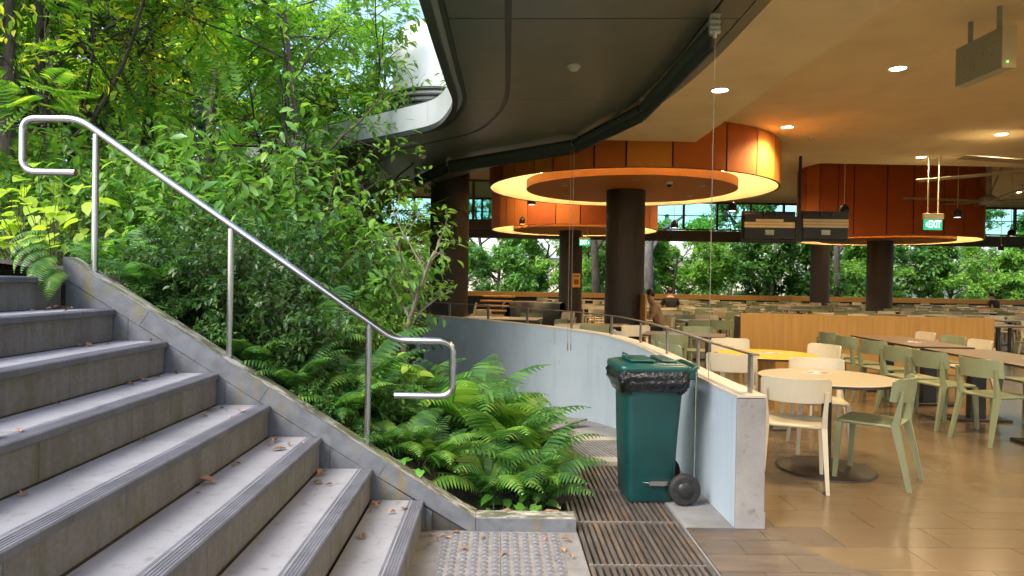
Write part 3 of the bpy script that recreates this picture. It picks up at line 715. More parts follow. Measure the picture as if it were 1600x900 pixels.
# ------------------------------------------------------------------ drums round the columns
def drum(x, y, z0, rr, label, npan, seed, group='orange drum lights', ztop=ZS3, pal=(0, 0, 1, 1, 2)):
    rg = random.Random(seed)
    t = empty('drum_light', (x, y, z0), 0, label, 'drum light', group)
    H = ztop-z0-0.004
    ws = [rg.choice((0.7, 1.0, 1.0, 1.3, 0.55)) for _ in range(npan)]; tot = sum(ws); a = rg.uniform(0, 1)
    for w in ws:
        da = 2*PI*w/tot; gap = 0.028/rr
        m = MB(); m.lathe([(rr, 0.0), (rr, H), (rr-0.018, H), (rr-0.018, 0.0), (rr, 0.0)], (0, 0, 0), max(2, int(da/0.1)), a0=a+gap/2, a1=a+da-gap/2)
        m.build('cladding_panel', m_or[rg.choice(pal)], t); a += da
    m = MB(); m.lathe([(rr-0.019, 0.004), (rr-0.019, H), (rr-0.028, H), (rr-0.028, 0.004)], (0, 0, 0), 72); m.build('drum_frame', m_lip, t)
    m = MB(); m.lathe([(rr-0.03, 0.0), (rr-0.03, 0.62), (0.45, 0.66)], (0, 0, 0), 72); m.build('cove_lining', m_cream, t)
    m = MB(); m.lathe([(rr+0.002, -0.002), (rr+0.002, -0.012), (rr-0.034, -0.012), (rr-0.034, -0.002)], (0, 0, 0), 72); m.build('rim', m_woodd, t)
    ri = rr*0.735
    m = MB(); m.lathe([(0.30, 0.15), (ri, 0.15), (ri, -0.012), (0.30, -0.012)], (0, 0, 0), 72); d = m.build('ceiling_disc', m_disc, t)
    mod = d.modifiers.new('es', 'EDGE_SPLIT'); mod.split_angle = R(40)
    m = MB(); m.lathe([(ri-0.10, 0.155), (ri-0.07, 0.155), (ri-0.07, 0.175), (ri-0.10, 0.175), (ri-0.10, 0.155)], (0, 0, 0), 72); m.build('led_strip', m_led, t)
    for k in range(6):
        aa = 0.4+k*PI/3; m = MB(); m.lathe([(0.07, -0.013), (0.07, -0.018), (0.0, -0.018)], (ri*0.72*math.cos(aa), ri*0.72*math.sin(aa), 0), 14); m.build('disc_spot', m_alu, t)
    return t
def column(x, y, r, ztop, label):
    m = MB(); m.lathe([(r, -0.02), (r, ztop), (0.0, ztop)], (0, 0, 0), 40)
    o = m.build('round_column', m_column, None, (x, y, 0)); mod = o.modifiers.new('es', 'EDGE_SPLIT'); mod.split_angle = R(40)
    tag(o, label, 'column', 'round brown columns'); return o
column(-1.0, 13.62, 0.385, 5.19, 'round brown column at the left, half behind the slender young tree')
column(2.43, 13.2, 0.375, 3.9, 'large round brown column under the big glowing orange drum')
column(2.30, 22.0, 0.37, 3.9, 'round brown column under the smaller drum behind the large column')
column(12.1, 21.5, 0.38, 3.9, 'round brown column under the right red orange drum')
column(13.55, 28.6, 0.38, 5.19, 'slim far column standing before the timber counter')
drum(2.50, 13.2, 3.24, 2.72, 'big glowing orange drum light round the large middle column', 26, 5)
drum(2.38, 22.0, 3.10, 2.65, 'smaller glowing orange drum behind and below the big drum', 26, 9, pal=(1, 1, 2, 2))
drum(12.25, 21.5, 2.92, 2.62, 'dark red orange drum light at the right behind the exit sign', 26, 13, pal=(1, 2, 2))
drum(18.3, 19.0, 3.05, 2.6, 'red orange drum cut by the right picture edge', 26, 17)
m = MB(); m.lathe([(0.055, 0), (0.055, -0.05), (0.0, -0.052)], (0, 0, 0), 16); cc = m.build('ceiling_camera', m_white, None, (2.95, 11.9, 3.226))
m = MB(); m.lathe([(0.045, -0.05), (0.04, -0.08), (0.02, -0.10), (0, -0.102)], (0, 0, 0), 16); m.build('dome', m_black, cc)
tag(cc, 'small dome security camera beside the big column top', 'security camera')

# ------------------------------------------------------------------ rear facade: counter, beam, clerestory
YB = 31.0
rc = empty('rear_counter', (8, YB-0.3, 0), 0, 'long oak bar counter along the open rear of the hall', 'counter')
m = MB(); m.bbox((0, -0.12, 0.94), (36, 0.45, 0.07), 0.01); m.bbox((0, -0.34, 0.86), (36, 0.03, 0.20), 0.005); m.build('counter_top', m_wood, rc)
m = MB(); m.box((0, 0.12, 0.44), (36, 0.10, 0.9)); m.build('counter_wall', m_black, rc)
bm_ = MB(); bm_.bbox((8, YB+0.1, 3.66), (40, 0.35, 0.44), 0.01); bm_.bbox((8, YB-0.15, 3.42), (40, 0.12, 0.10), 0.01)
tag(bm_.build('rear_beam', m_woodd), 'long dark beam above the open rear side', 'beam')
cl = empty('clerestory_window', (8, YB, 3.9), 0, 'band of teal clerestory windows above the rear beam', 'window')
mb = MB(); mb.box((0, 0, 0.62), (1.44, 0.012, 1.14)); me_pane = mb.mesh('pane', m_glass)
mb = MB(); mb.box((0, 0, 0.65), (0.09, 0.12, 1.30)); me_mul = mb.mesh('mullion', m_woodd)
for k in range(24):
    x = -18+1.53*k; inst('pane', me_pane, cl, (x+0.765, 0.0, 0)); inst('mullion', me_mul, cl, (x, -0.02, 0))
m = MB(); m.box((0, -0.02, 0.03), (37, 0.115, 0.06)); m.box((0, -0.02, 1.26), (37, 0.115, 0.10)); m.box((0, -0.02, 0.66), (37, 0.05, 0.035)); m.build('frame_rail', m_woodd, cl)
# side return glazing left of the drum
sg = empty('side_window', (-0.9, 25.5, 3.55), 0, 'dark framed teal window between the left column and the drum', 'window')
for x in (-1.3, -0.1, 1.1):
    m = MB(); m.box((x, 0, 0.85), (0.10, 0.12, 1.7)); m.build('mullion', m_woodd, sg)
for x in (-0.7, 0.5):
    m = MB(); m.box((x, 0, 0.88), (1.09, 0.012, 1.42)); m.build('pane', m_glass, sg)
m = MB(); m.box((-0.1, 0, 0.0), (2.6, 0.2, 0.34)); m.box((-0.1, 0, 1.64), (2.6, 0.13, 0.1)); m.build('frame_rail', m_woodd, sg)

# oak partition
pt = empty('oak_partition', (0, 0, 0), 0, 'low oak partition behind the brown dining tables', 'partition')
pa, pb = at(1157, 488, Y=11.6), at(1553, 497, Y=11.2)
L = (pb-pa).length; ang = math.atan2(pb.y-pa.y, pb.x-pa.x); pt.location = (pa.x, pa.y, 0); pt.rotation_euler = (0, 0, ang)
PH = (pa.z+pb.z)/2-0.01
npn = 3
for k in range(npn):
    w = L/npn; m = MB(); m.bbox((w*(k+.5), 0, PH/2), (w-0.003, 0.05, PH), 0.002); m.build('oak_panel', m_wood, pt)
m = MB(); m.box((0.0, 0.20, PH/2-0.03), (0.02, 0.35, PH-0.06)); m.box((L/2, 0.22, 0.4), (L, 0.3, 0.06)); m.build('bench_seat', m_woodd, pt)

# hanging screens
for k, (xa, xb, lab) in enumerate(((1158, 1243, 'left of two black screens hung back to us before the windows'), (1250, 1326, 'right of two black screens hung back to us before the windows'))):
    p = at((xa+xb)/2, 378, Y=13.4); q = at((xa+xb)/2, 330, Y=13.4); w = (xb-xa)/FPX*13.4; h = q.z-p.z
    t = empty('hanging_screen', (p.x, 13.4, p.z), R(-3), lab, 'screen', 'hanging screens')
    m = MB(); m.bbox((0, 0.03, h/2), (w-0.02, 0.04, h), 0.008); m.build('housing', m_black, t)
    m = MB(); m.bbox((0, -0.02, h*0.5), (w*0.94, 0.06, h*0.86), 0.02); m.build('rear_cover', m_black, t)
    for zz in range(3):
        m = MB(); m.box((0.0, -0.053, h*0.50+zz*0.058), (w*0.92 if zz < 2 or k else w*0.5, 0.008, 0.05)); m.build("label_strip", m_exit_box, t)
    m = MB(); m.bbox((0.0, -0.06, h*0.30), (0.17, 0.02, 0.10), 0.004); m.box((0, -0.06, h*0.30), (0.10, 0.04, 0.04)); m.build('mount_plate', m_alu, t)
    for xx in (-0.12, 0.10):
        m = MB(); m.tube([(xx, -0.05, h*0.80), (xx+0.03, -0.06, h*0.95)], 0.02, 6); m.build('cable_loop', m_black, t)
p = at(1248, 378, Y=13.36)
m = MB(); m.tube([(0, 0, 0), (0, 0, ZS2-p.z)], 0.03, 10); m.box((0, 0.03, 0.25), (0.10, 0.10, 0.5)); tag(m.build('screen_pole', m_black, None, (p.x+0.02, 13.40, p.z)), 'black ceiling pole carrying the two hanging screens', 'pole')

# exit signs
def exit_sign(px0, px1, y0, y1, Y, text, lab, ztop, boxh):
    a, c = at(px0, y1, Y=Y), at(px1, y0, Y=Y); w, h = c.x-a.x, c.z-a.z
    t = empty('exit_sign', ((a.x+c.x)/2, Y, a.z), 0, lab, 'exit sign', 'green exit signs')
    m = MB(); m.bbox((0, 0, h*0.5), (w, 0.03, h), 0.004); m.build('sign_panel', m_exit_g, t)
    m = MB(); m.bbox((0.005, 0, h+boxh/2+0.002), (w*1.06, 0.08, boxh), 0.006); m.build('sign_box', m_exit_box, t)
    for s in (-1, 1):
        m = MB(); m.tube([(s*w*0.28, 0, h+boxh), (s*w*0.28, 0, ztop-a.z)], 0.012, 8); m.build('hanger', m_exit_box, t)
    fc = bpy.data.curves.new('exit_text', 'FONT'); fc.body = text; fc.size = h*0.98; fc.align_x = 'CENTER'; fc.align_y = 'CENTER'; fc.offset = 0.004; fc.extrude = 0.001
    side = -1 if lab.startswith('right') else 1
    fo = bpy.data.objects.new('text_source', fc); col.objects.link(fo)
    me = bpy.data.meshes.new_from_object(fo.evaluated_get(bpy.context.evaluated_depsgraph_get())); bpy.data.objects.remove(fo)
    me.name = 'lettering'; me.materials.clear(); me.materials.append(m_exit_w)
    inst('lettering', me, t, (-side*w*0.08, -0.0175, h*0.5), (R(90), 0, 0), (w*0.68/(h*2.0), 1, 1))
    m = MB(); xs = side*w*0.36
    m.add([(xs+side*w*0.07, -0.0175, h*0.5), (xs-side*w*0.03, -0.0175, h*0.78), (xs-side*w*0.03, -0.0175, h*0.22)], [(0, 1, 2)]); m.build('arrow', m_exit_w, t)
exit_sign(1443, 1472, 343, 359, 13.1, 'EXIT', 'right green exit sign hanging from two cream rods', ZS2, 0.11)
exit_sign(905, 922, 374, 384, 20.5, 'EXIT', 'left small green exit sign before the rear column', ZS3, 0.05)

# pendant lamps
def pendant(px, py, Y, label, r=0.10):
    p = at(px, py, Y=Y); t = empty('pendant_lamp', (p.x, Y, p.z), 0, label, 'pendant lamp', 'black pendant lamps')
    m = MB(); m.lathe([(r*0.92, 0.0), (r, 0.0), (r*0.98, r*1.1), (r*0.80, r*1.6), (r*0.35, r*2.0), (0.015, r*2.15)], (0, 0, 0), 18); m.build('lamp_shade', m_black, t)
    m = MB(); m.lathe([(r*0.9, 0.01), (0, 0.01)], (0, 0, 0), 18); m.build('bulb_disc', m_pend, t)
    m = MB(); m.tube([(0, 0, r*2.1), (0, 0, ZS3-p.z)], 0.008, 6); m.build('stem', m_exit_box, t)
    ld = bpy.data.lights.new('pendant_beam', 'SPOT'); ld.energy = 45; ld.color = LAMP_WARM; ld.spot_size = R(140); ld.spot_blend = 0.7; ld.shadow_soft_size = 0.08
    lo = bpy.data.objects.new('pendant_beam', ld); col.objects.link(lo); lo.parent = t; lo.location = (0, 0, -0.01)
pendant(816.6, 350, 20.0, 'black pendant lamp leftmost, below the rim of the big drum')
pendant(830.6, 320, 16.5, 'black pendant lamp tucked under the left of the big drum')
pendant(1054, 356, 18.5, 'black pendant lamp before the windows, right of the big column')
pendant(1144, 330, 16.3, 'black pendant lamp left of the hanging screens', 0.11)
pendant(1319, 334, 16.0, 'black pendant lamp just above the right hanging screen', 0.11)
pendant(1496, 340, 16.2, 'black pendant lamp in front of the right red drum', 0.105)
pendant(1580, 369, 21.0, 'black pendant lamp near the right edge before the windows', 0.105)
pendant(1564, 391, 25.0, 'lowest small black pendant lamp at the right, before the dark beam', 0.10)

# ceiling fans
def fan(x, y, z, rad, a0, label, ztop, seed=0):
    t = empty('ceiling_fan', (x, y, z), 0, label, 'ceiling fan', 'large ceiling fans')
    m = MB(); m.lathe([(0, -0.12), (0.20, -0.11), (0.24, -0.04), (0.24, 0.05), (0.14, 0.10), (0.06, 0.14), (0.045, ztop-z), (0, ztop-z)], (0, 0, 0), 20); m.build('motor', m_alu, t)
    for k in range(6):
        a = a0+k*PI/3; m = MB()
        m.bbox((rad/2+0.1, 0, 0), (rad-0.1, 0.17, 0.014), 0.005, rot=(R(10), 0, 0)); o = m.build('blade', m_fan, t, (0, 0, -0.03), a)
    for k in range(3):
        a = 0.5+k*2*PI/3; m = MB(); m.tube([(0.05*math.cos(a), 0.05*math.sin(a), 0.15), (0.9*math.cos(a), 0.9*math.sin(a), ztop-z)], 0.006, 5); m.build('stay_wire', m_black, t)
m_fan = M('fan_blade', (0.30, 0.25, 0.18), 0.45, 0.1, 3)
p = at(1545, 313, Y=18.0); fan(p.x, 18.0, p.z, 2.5, 0.15, 'large ceiling fan with long thin blades behind the pendant', ZS3)
p = at(1700, 262, Y=11.6); fan(p.x, 11.6, 3.62, 2.6, 0.21, 'near ceiling fan, only two blade tips enter at the right', ZS2)

# suspended grey box
g = empty('hanging_box', (4.43, 6.0, 3.41), 0, 'grey metal box hung from two rods at the top right', 'equipment box')
m = MB(); m.bbox((0.06, 0.31, 0.185), (0.12, 0.62, 0.37), 0.004); m.build('case', m_grey, g)
m = MB(); m.bbox((0.062, -0.004, 0.187), (0.13, 0.012, 0.38), 0.003); m.build('end_plate', m_exit_box, g)
for yy in (0.12, 0.50):
    m = MB(); m.tube([(0.06, yy, 0.37), (0.06, yy, 0.59)], 0.022, 10); m.build('rod', m_grey, g)
m = MB(); m.lathe([(0.006, 0), (0.005, 0.004), (0, 0.005)], (0, 0, 0), 8); o = m.build('status_light', emit('green_led', (0.1, 1.0, 0.1), 3), g, (0.045, -0.012, 0.05)); o.rotation_euler = (R(90), 0, 0)
for i in range(9):
    m = MB(); m.lathe([(0.006, 0), (0.0, 0.004)], (0, 0, 0), 8); o = m.build('screw', m_black if i % 2 else m_white, g, (-0.001, 0.05+0.52*((i*0.37) % 1), 0.03+0.28*((i*0.61) % 1))); o.rotation_euler = (0, R(-90), 0)
# faint spot markers on the ceiling
m = MB(); m.lathe([(0.05, 0), (0.05, -0.03), (0, -0.035)], (0, 0, 0), 14); tag(m.build('ceiling_sensor', M_det, None, (5.35, 11.7, ZS2)), 'small round sensor on the cream ceiling near the drum', 'sensor')
# ------------------------------------------------------------------ wheeled bin
def rsec(hx, hy, r, z, cx=0, cy=0, n=4):
    out = []
    for (sx, sy, a0) in ((1, 1, 0), (-1, 1, PI/2), (-1, -1, PI), (1, -1, 1.5*PI)):
        for k in range(n+1):
            a = a0+PI/2*k/n; out.append((cx+sx*(hx-r)+r*math.cos(a), cy+sy*(hy-r)+r*math.sin(a), z))
    return out
def loft(m, secs, mi=0, cap0=True, cap1=True):
    n = len(secs[0]); v = [p for s in secs for p in s]; f = []
    for i in range(len(secs)-1):
        for k in range(n): f.append((i*n+k, i*n+(k+1) % n, (i+1)*n+(k+1) % n, (i+1)*n+k))
    m.add(v, f, True, mi)
    if cap0: m.add(secs[0], [tuple(range(n))[::-1]], False, mi)
    if cap1: m.add(secs[-1], [tuple(range(n))], False, mi)
wb = empty('wheeled_bin', (1.015, 4.62, 0), R(2), 'dark green wheeled rubbish bin with a black bag over its rim', 'rubbish bin')
m = MB(); loft(m, [rsec(0.148, 0.165, 0.03, 0.005, 0.0), rsec(0.155, 0.172, 0.04, 0.02, 0.0), rsec(0.172, 0.195, 0.04, 0.45, 0.0), rsec(0.188, 0.212, 0.04, 0.80, 0.01), rsec(0.19, 0.214, 0.04, 0.84, 0.012)]); m.build('body', m_bin, wb)
m = MB(); m.box((0.06, -0.188, 0.135), (0.16, 0.02, 0.03)); m.tube([(0.20, -0.215, 0.10), (0.20, 0.215, 0.10)], 0.011, 8); m.tube([(-0.10, -0.172, 0.145), (0.08, -0.180, 0.115)], 0.005, 6); m.build('axle', m_steel, wb)
for s in (-1, 1):
    m = MB(); prof = [(0.0, -0.022), (0.075, -0.022), (0.085, -0.026), (0.098, -0.024), (0.104, -0.010), (0.104, 0.010), (0.098, 0.024), (0.085, 0.026), (0.0, 0.022)]
    m.lathe(prof, (0, 0, 0), 28); w = m.build('wheel', m_rubber, wb, (0.205, s*0.225, 0.104)); w.rotation_euler = (R(90), 0, 0)
    m = MB(); m.lathe([(0.055, 0.0), (0.05, 0.008), (0.02, 0.012), (0.0, 0.012)], (0, 0, 0), 18)
    for k in range(6):
        a = k*PI/3; m.box((0.06*math.cos(a), 0.06*math.sin(a), 0.0), (0.05, 0.012, 0.008), (0, 0, a))
    h = m.build('hub', m_black, w); h.location = (0, 0, 0.024 if s < 0 else -0.024); h.rotation_euler = (0 if s < 0 else PI, 0, 0)
# bag folded over the rim, crumpled
rg = random.Random(3); m = MB(); secs = []
for j in range(13):
    t = j/12; z = 0.728+t*0.150; k = 0.008+0.020*math.sin(t*PI)
    s = rsec(0.195+k+0.02*t, 0.214+k+0.015*t, 0.06, z, 0.004-0.01*t, n=9); s2 = []
    for i, p in enumerate(s):
        w = 0.007*math.sin(i*2.3+j*0.55)+0.006*math.sin(i*1.13-j*1.4)+rg.uniform(-.004, .004)
        d = Vector((p[0], p[1], 0)).normalized()*w
        s2.append((p[0]+d.x, p[1]+d.y, p[2]+(0.016*math.sin(i*0.9)+rg.uniform(-.006, .006) if j == 0 else rg.uniform(-.004, .004))))
    secs.append(s2)
loft(m, secs, 0, False, True); m.build('bin_bag', m_bag, wb)
m = MB(); loft(m, [rsec(0.232, 0.235, 0.05, 0.868, 0.0), rsec(0.238, 0.240, 0.05, 0.885, 0.0), rsec(0.232, 0.236, 0.05, 0.905, 0.0), rsec(0.20, 0.20, 0.05, 0.916, 0.0), rsec(0.185, 0.185, 0.05, 0.920, 0.0)]); lid = m.build('lid', m_binlid, wb)
m = MB(); m.bbox((-0.07, -0.03, 0.932), (0.17, 0.30, 0.018), 0.01); m.build('lid_ridge', m_binlid, lid)
m = MB(); m.bbox((0.11, 0.0, 0.930), (0.10, 0.34, 0.014), 0.008); m.build('lid_ridge', m_binlid, lid)
m = MB(); m.tube([(-0.15, -0.07, 0.95), (-0.15, -0.07, 0.962), (-0.15, 0.07, 0.962), (-0.15, 0.07, 0.95)], 0.006, 6); m.build('lid_handle', m_binlid, lid)
m = MB(); m.tube(rounded([(0.20, -0.20, 0.86), (0.285, -0.20, 0.895), (0.295, 0.20, 0.895), (0.20, 0.20, 0.86)], 0.05, 6), 0.016, 10); m.bbox((0.24, -0.195, 0.85), (0.09, 0.03, 0.07), 0.01); m.bbox((0.24, 0.195, 0.85), (0.09, 0.03, 0.07), 0.01); m.build('handle', m_binlid, wb)
m = MB(); m.tube([(0.268, -0.222, 0.87), (0.262, -0.232, 0.16)], 0.0055, 8); m.build('lid_rod', m_steel, wb)

# ------------------------------------------------------------------ chairs and tables
def leg_mb(pts, w):
    """square tapered leg through points with half widths"""
    m = MB(); secs = []
    for p, (a, c) in zip(pts, w): secs.append([(p[0]-a, p[1]-c, p[2]), (p[0]+a, p[1]-c, p[2]), (p[0]+a, p[1]+c, p[2]), (p[0]-a, p[1]+c, p[2])])
    loft(m, secs); m.sm = [False]*len(m.sm); return m
def seat_mb():
    m = MB(); loft(m, [rsec(0.185, 0.185, 0.05, 0.425, 0, 0.01), rsec(0.205, 0.205, 0.05, 0.432, 0, 0.01), rsec(0.208, 0.208, 0.05, 0.446, 0, 0.01), rsec(0.200, 0.20, 0.05, 0.452, 0, 0.01), rsec(0.165, 0.165, 0.05, 0.447, 0, 0.015), rsec(0.08, 0.08, 0.03, 0.441, 0, 0.02)]); return m
def back_mb():
    m = MB(); v = []; f = []; n = 12
    for i in range(n+1):
        u = -1+2*i/n; x = 0.235*math.sin(u*1.15)/math.sin(1.15); y = -0.278+0.125*(1-math.cos(u*1.35))
        lo = 0.615+0.010*u*u; hi = 0.792-0.004*(1-u*u)-0.020*max(0, abs(u)-0.85)/0.15; nx, ny = -math.sin(u*0.5), math.cos(u*0.5)
        for z, off in ((lo, 0.018), (hi, 0.0)):
            q = y+off
            v += [(x, q, z), (x+nx*0.016, q+ny*0.016, z)]
    for i in range(n):
        a = i*4; c = a+4
        f += [(a, c, c+2, a+2), (a+1, a+3, c+3, c+1), (a+2, c+2, c+3, a+3), (a, a+1, c+1, c)]
    m.add(v, f, False); m.add(v[:4], [(0, 2, 3, 1)]); m.add(v[-4:], [(0, 1, 3, 2)]); return m
def legs():
    out = []
    for s in (-1, 1):
        out.append(leg_mb([(s*0.205, 0.215, 0), (s*0.190, 0.190, 0.432)], [(0.012, 0.014), (0.020, 0.022)]))
        out.append(leg_mb([(s*0.215, -0.285, 0), (s*0.190, -0.185, 0.44), (s*0.195, -0.205, 0.56), (s*0.205, -0.232, 0.70)], [(0.012, 0.014), (0.019, 0.026), (0.015, 0.018), (0.012, 0.008)]))
    return out
CH = {}
for key, mt in (('sage', m_sage), ('cream', m_cchair)):
    lg = [q.mesh('leg', mt) for q in legs()]; CH[key] = (seat_mb().mesh('seat', mt), back_mb().mesh('backrest', mt), lg)
    jm = MB()
    for q in [seat_mb(), back_mb()]+legs():
        jm.add(q.v, q.f, False)
    CH[key+'_far'] = jm.mesh('chair', mt)
NCH = 0
def chair(key, x, y, deg, label, group='dining chairs', z=0.0):
    """deg: direction the sitter faces, 0 = away from the camera (+Y), 90 = left"""
    t = empty('dining_chair', (x, y, z), R(deg), label, 'chair', group)
    s, bk, lg = CH[key]; inst('seat', s, t); inst('backrest', bk, t)
    for l in lg: inst('leg', l, t)
    return t
def far_chair(key, x, y, deg, label, group):
    o = inst('dining_chair', CH[key+'_far'], None, (x, y, 0), (0, 0, R(deg))); return tag(o, label, 'chair', group)
def round_table(x, y, r, top, label, baser=0.36, h=0.73, group='dining tables', box=False):
    t = empty('round_table', (x, y, 0), 0, label, 'table', group)
    m = MB(); m.lathe([(0, h-0.001), (r-0.004, h-0.001), (r, h-0.004), (r, h-0.007)], (0, 0, 0), 48, smooth=False); m.build('table_top', top, t)
    m = MB(); m.lathe([(r-0.001, h-0.0075), (r-0.001, h-0.026), (r-0.03, h-0.032), (0, h-0.032)], (0, 0, 0), 48, smooth=False); m.build('top_edge', m_base, t)
    m = MB()
    if box: m.bbox((0, 0, 0.36), (0.13, 0.13, 0.66), 0.004)
    else: m.tube([(0, 0, 0.015), (0, 0, h-0.03)], 0.038, 16); m.box((0, 0, h-0.045), (0.30, 0.30, 0.02))
    m.build('pedestal', m_wood if box else m_base, t)
    m = MB(); m.lathe([(baser, 0.0), (baser, 0.008), (baser-0.02, 0.014), (0.06, 0.022), (0, 0.022)], (0, 0, 0), 40); m.build('base', m_base, t)
    return t
def rect_table(x, y, w, l, rz, top, label, h=0.74, group='dining tables'):
    t = empty('dining_table', (x, y, 0), R(rz), label, 'table', group)
    m = MB(); m.bbox((0, 0, h-0.004), (w, l, 0.008), 0.002); m.build('table_top', top, t)
    m = MB(); m.bbox((0, 0, h-0.0185), (w-0.002, l-0.002, 0.02), 0.002); m.build('top_edge', m_base, t)
    for s in (-1, 1):
        m = MB(); m.box((0, s*l*0.30, h/2-0.02), (0.16, 0.09, h-0.06)); m.build('pedestal', m_base, t)
        m = MB(); m.bbox((0, s*l*0.30, 0.012), (w*0.85, 0.30, 0.022), 0.006); m.build('base', m_base, t)
    return t
def flyer(x, y, z, rz, label):
    m = MB(); m.box((0, 0, 0.0007), (0.21, 0.148, 0.0012)); o = m.build('flyer', m_paper, None, (x, y, z), R(rz)); tag(o, label, 'flyer', 'flyers on the tables')
    for k, (cx, cy_, w, h, c) in enumerate(((-0.05, 0.02, 0.08, 0.06, (0.12, 0.2, 0.42)), (0.055, -0.02, 0.07, 0.07, (0.40, 0.10, 0.14)), (0.0, -0.055, 0.16, 0.014, (0.1, 0.1, 0.12)))):
        m = MB(); m.box((cx, cy_, 0.0017), (w, h, 0.0006)); m.build('print', M('flyer_print', c, 0.5, 0.3, 40) if ('fp%d' % k) not in FP else FP['fp%d' % k], o)
        FP.setdefault('fp%d' % k, o.children[-1].data.materials[0])
FP = {}
# nearest round table and its chairs
round_table(2.60, 5.33, 0.515, m_top_beige, 'nearest beige round table on a dark disc base', 0.37)
flyer(2.62, 5.55, 0.7295, 25, 'printed flyer lying on the nearest beige round table')
chair('cream', 2.20, 5.00, -22, 'nearest cream chair, its back to us, left of the beige round table')
chair('sage', 2.84, 5.08, 48, 'nearest green chair turned sideways at the beige round table')
chair('cream', 2.83, 5.93, 165, 'cream chair behind the beige round table facing us')
# yellow table
round_table(2.80, 7.05, 0.50, m_top_yel, 'yellow topped round table behind the end of the curved wall', 0.33, 0.73, box=True)
flyer(2.86, 7.12, 0.7295, 12, 'printed flyer lying on the yellow table')
chair('cream', 2.30, 6.62, -25, 'cream chair with its back to us before the yellow table')
chair('cream', 3.48, 7.50, 110, 'cream chair right of the yellow table, half behind the beige table chairs')
chair('cream', 2.80, 8.02, 178, 'cream chair behind the yellow table facing the camera')
chair('sage', 2.05, 7.45, -75, 'green chair at the yellow table close to the curved wall')
# brown tables with rows of chairs
rect_table(5.42, 8.95, 0.70, 1.75, -4, m_top_brown, 'far brown oblong table in front of the oak partition')
rect_table(5.25, 6.85, 0.72, 1.95, -4, m_top_brown, 'near brown oblong table running out of the right picture edge')
flyer(5.40, 8.75, 0.7405, 60, 'printed flyer on the far brown oblong table'); flyer(5.38, 6.75, 0.7405, 70, 'printed flyer on the near brown oblong table')
for (x, y, dg, k, lab) in ((4.92, 9.72, -84, 'sage', 'green chair farthest along the left of the brown tables'), (4.80, 8.98, -88, 'sage', 'second green chair from the back, left of the far brown table'),
    (4.80, 8.36, -80, 'sage', 'third green chair from the back, at the near end of the far brown table'), (4.66, 7.58, -86, 'sage', 'green chair half hidden, first left of the near brown table'),
    (4.68, 7.06, -80, 'sage', 'green chair in the middle of the row left of the near brown table'), (4.72, 6.38, -78, 'sage', 'nearest green chair of the row left of the near brown table'),
    (6.12, 9.95, 88, 'cream', 'cream chair at the far right side of the brown table, before the partition'), (6.04, 9.20, 92, 'sage', 'green chair behind the far brown table between two cream chairs'),
    (5.98, 8.62, 86, 'cream', 'cream chair behind the near end of the far brown table'), (5.88, 7.42, 90, 'sage', 'green chair behind the near brown table'), (5.86, 6.6, 88, 'sage', 'green chair across the near brown table by the picture edge')):
    chair(k, x, y, dg, lab)
# tables between the curved wall and the partition
rect_table(2.62, 9.55, 0.68, 1.1, 70, m_top_brown, 'small brown table left of the partition end')
chair('sage', 2.25, 8.95, -10, 'green chair with its back to us before the small brown table')
chair('cream', 1.86, 9.35, -80, 'cream chair at the left end of the small brown table')
chair('sage', 3.05, 10.25, 175, 'green chair behind the small brown table')
chair('cream', 2.15, 10.3, 190, 'cream chair beside the seated man in tan')
rect_table(1.62, 11.35, 0.70, 1.2, 90, m_top_beige, 'pale table at the foot of the big column')
chair('cream', 1.15, 10.75, -15, 'cream chair low behind the curved wall, left of the big column')
chair('sage', 1.45, 10.62, 8, 'green chair peeping over the curved wall left of the big column')
m = MB(); m.bbox((0, 0, 0.62), (0.035, 0.5, 1.24), 0.003); tag(m.build('timber_screen', m_wood, None, (at(1005, 480, Y=12.72).x, 12.72, 0)), 'thin upright oak board beside the big column', 'screen board')
# the seats by the left column
rect_table(0.05, 13.0, 0.9, 1.5, 78, m_top_beige, 'pale table just behind the curved wall, right of the left column')
for (x, y, dg, k, lab) in ((-0.45, 15.4, 40, 'cream', 'lone cream chair at the back left, beside the slatted bench'), (0.65, 13.9, 170, 'sage', 'green chair behind the pale table by the left column'),
     (0.95, 12.2, 60, 'sage', 'green chair low behind the wall at the notice card'), (1.35, 14.6, 120, 'cream', 'cream chair between the left column and the rear column')):
    chair(k, x, y, dg, lab)
# slatted bench by the left column
sb = empty('slatted_bench', (-0.55, 16.2, 0), R(-12), 'stepped bench of oak slats right of the left column', 'bench')
for k in range(9):
    m = MB(); m.bbox((0.05*k, 0.10*k, 0.14+0.115*k), (0.80, 0.10, 0.045), 0.004); m.build('slat', m_wood, sb)
for s in (-0.36, 0.36):
    m = MB(); m.box((s+0.2, 0.42, 0.5), (0.05, 0.05, 1.0), (R(-42), 0, 0)); m.build('support', m_woodd, sb)
bt = MB(); bt.lathe([(0.85, 0), (0.85, 0.86), (0.78, 0.92), (0.70, 0.86), (0.70, 0.0)], (0, 0, 0), 26, a0=R(20), a1=R(200)); tag(bt.build('booth_seat', m_black, None, (0.95, 17.6, 0)), 'curved black booth back behind the slatted bench', 'booth')

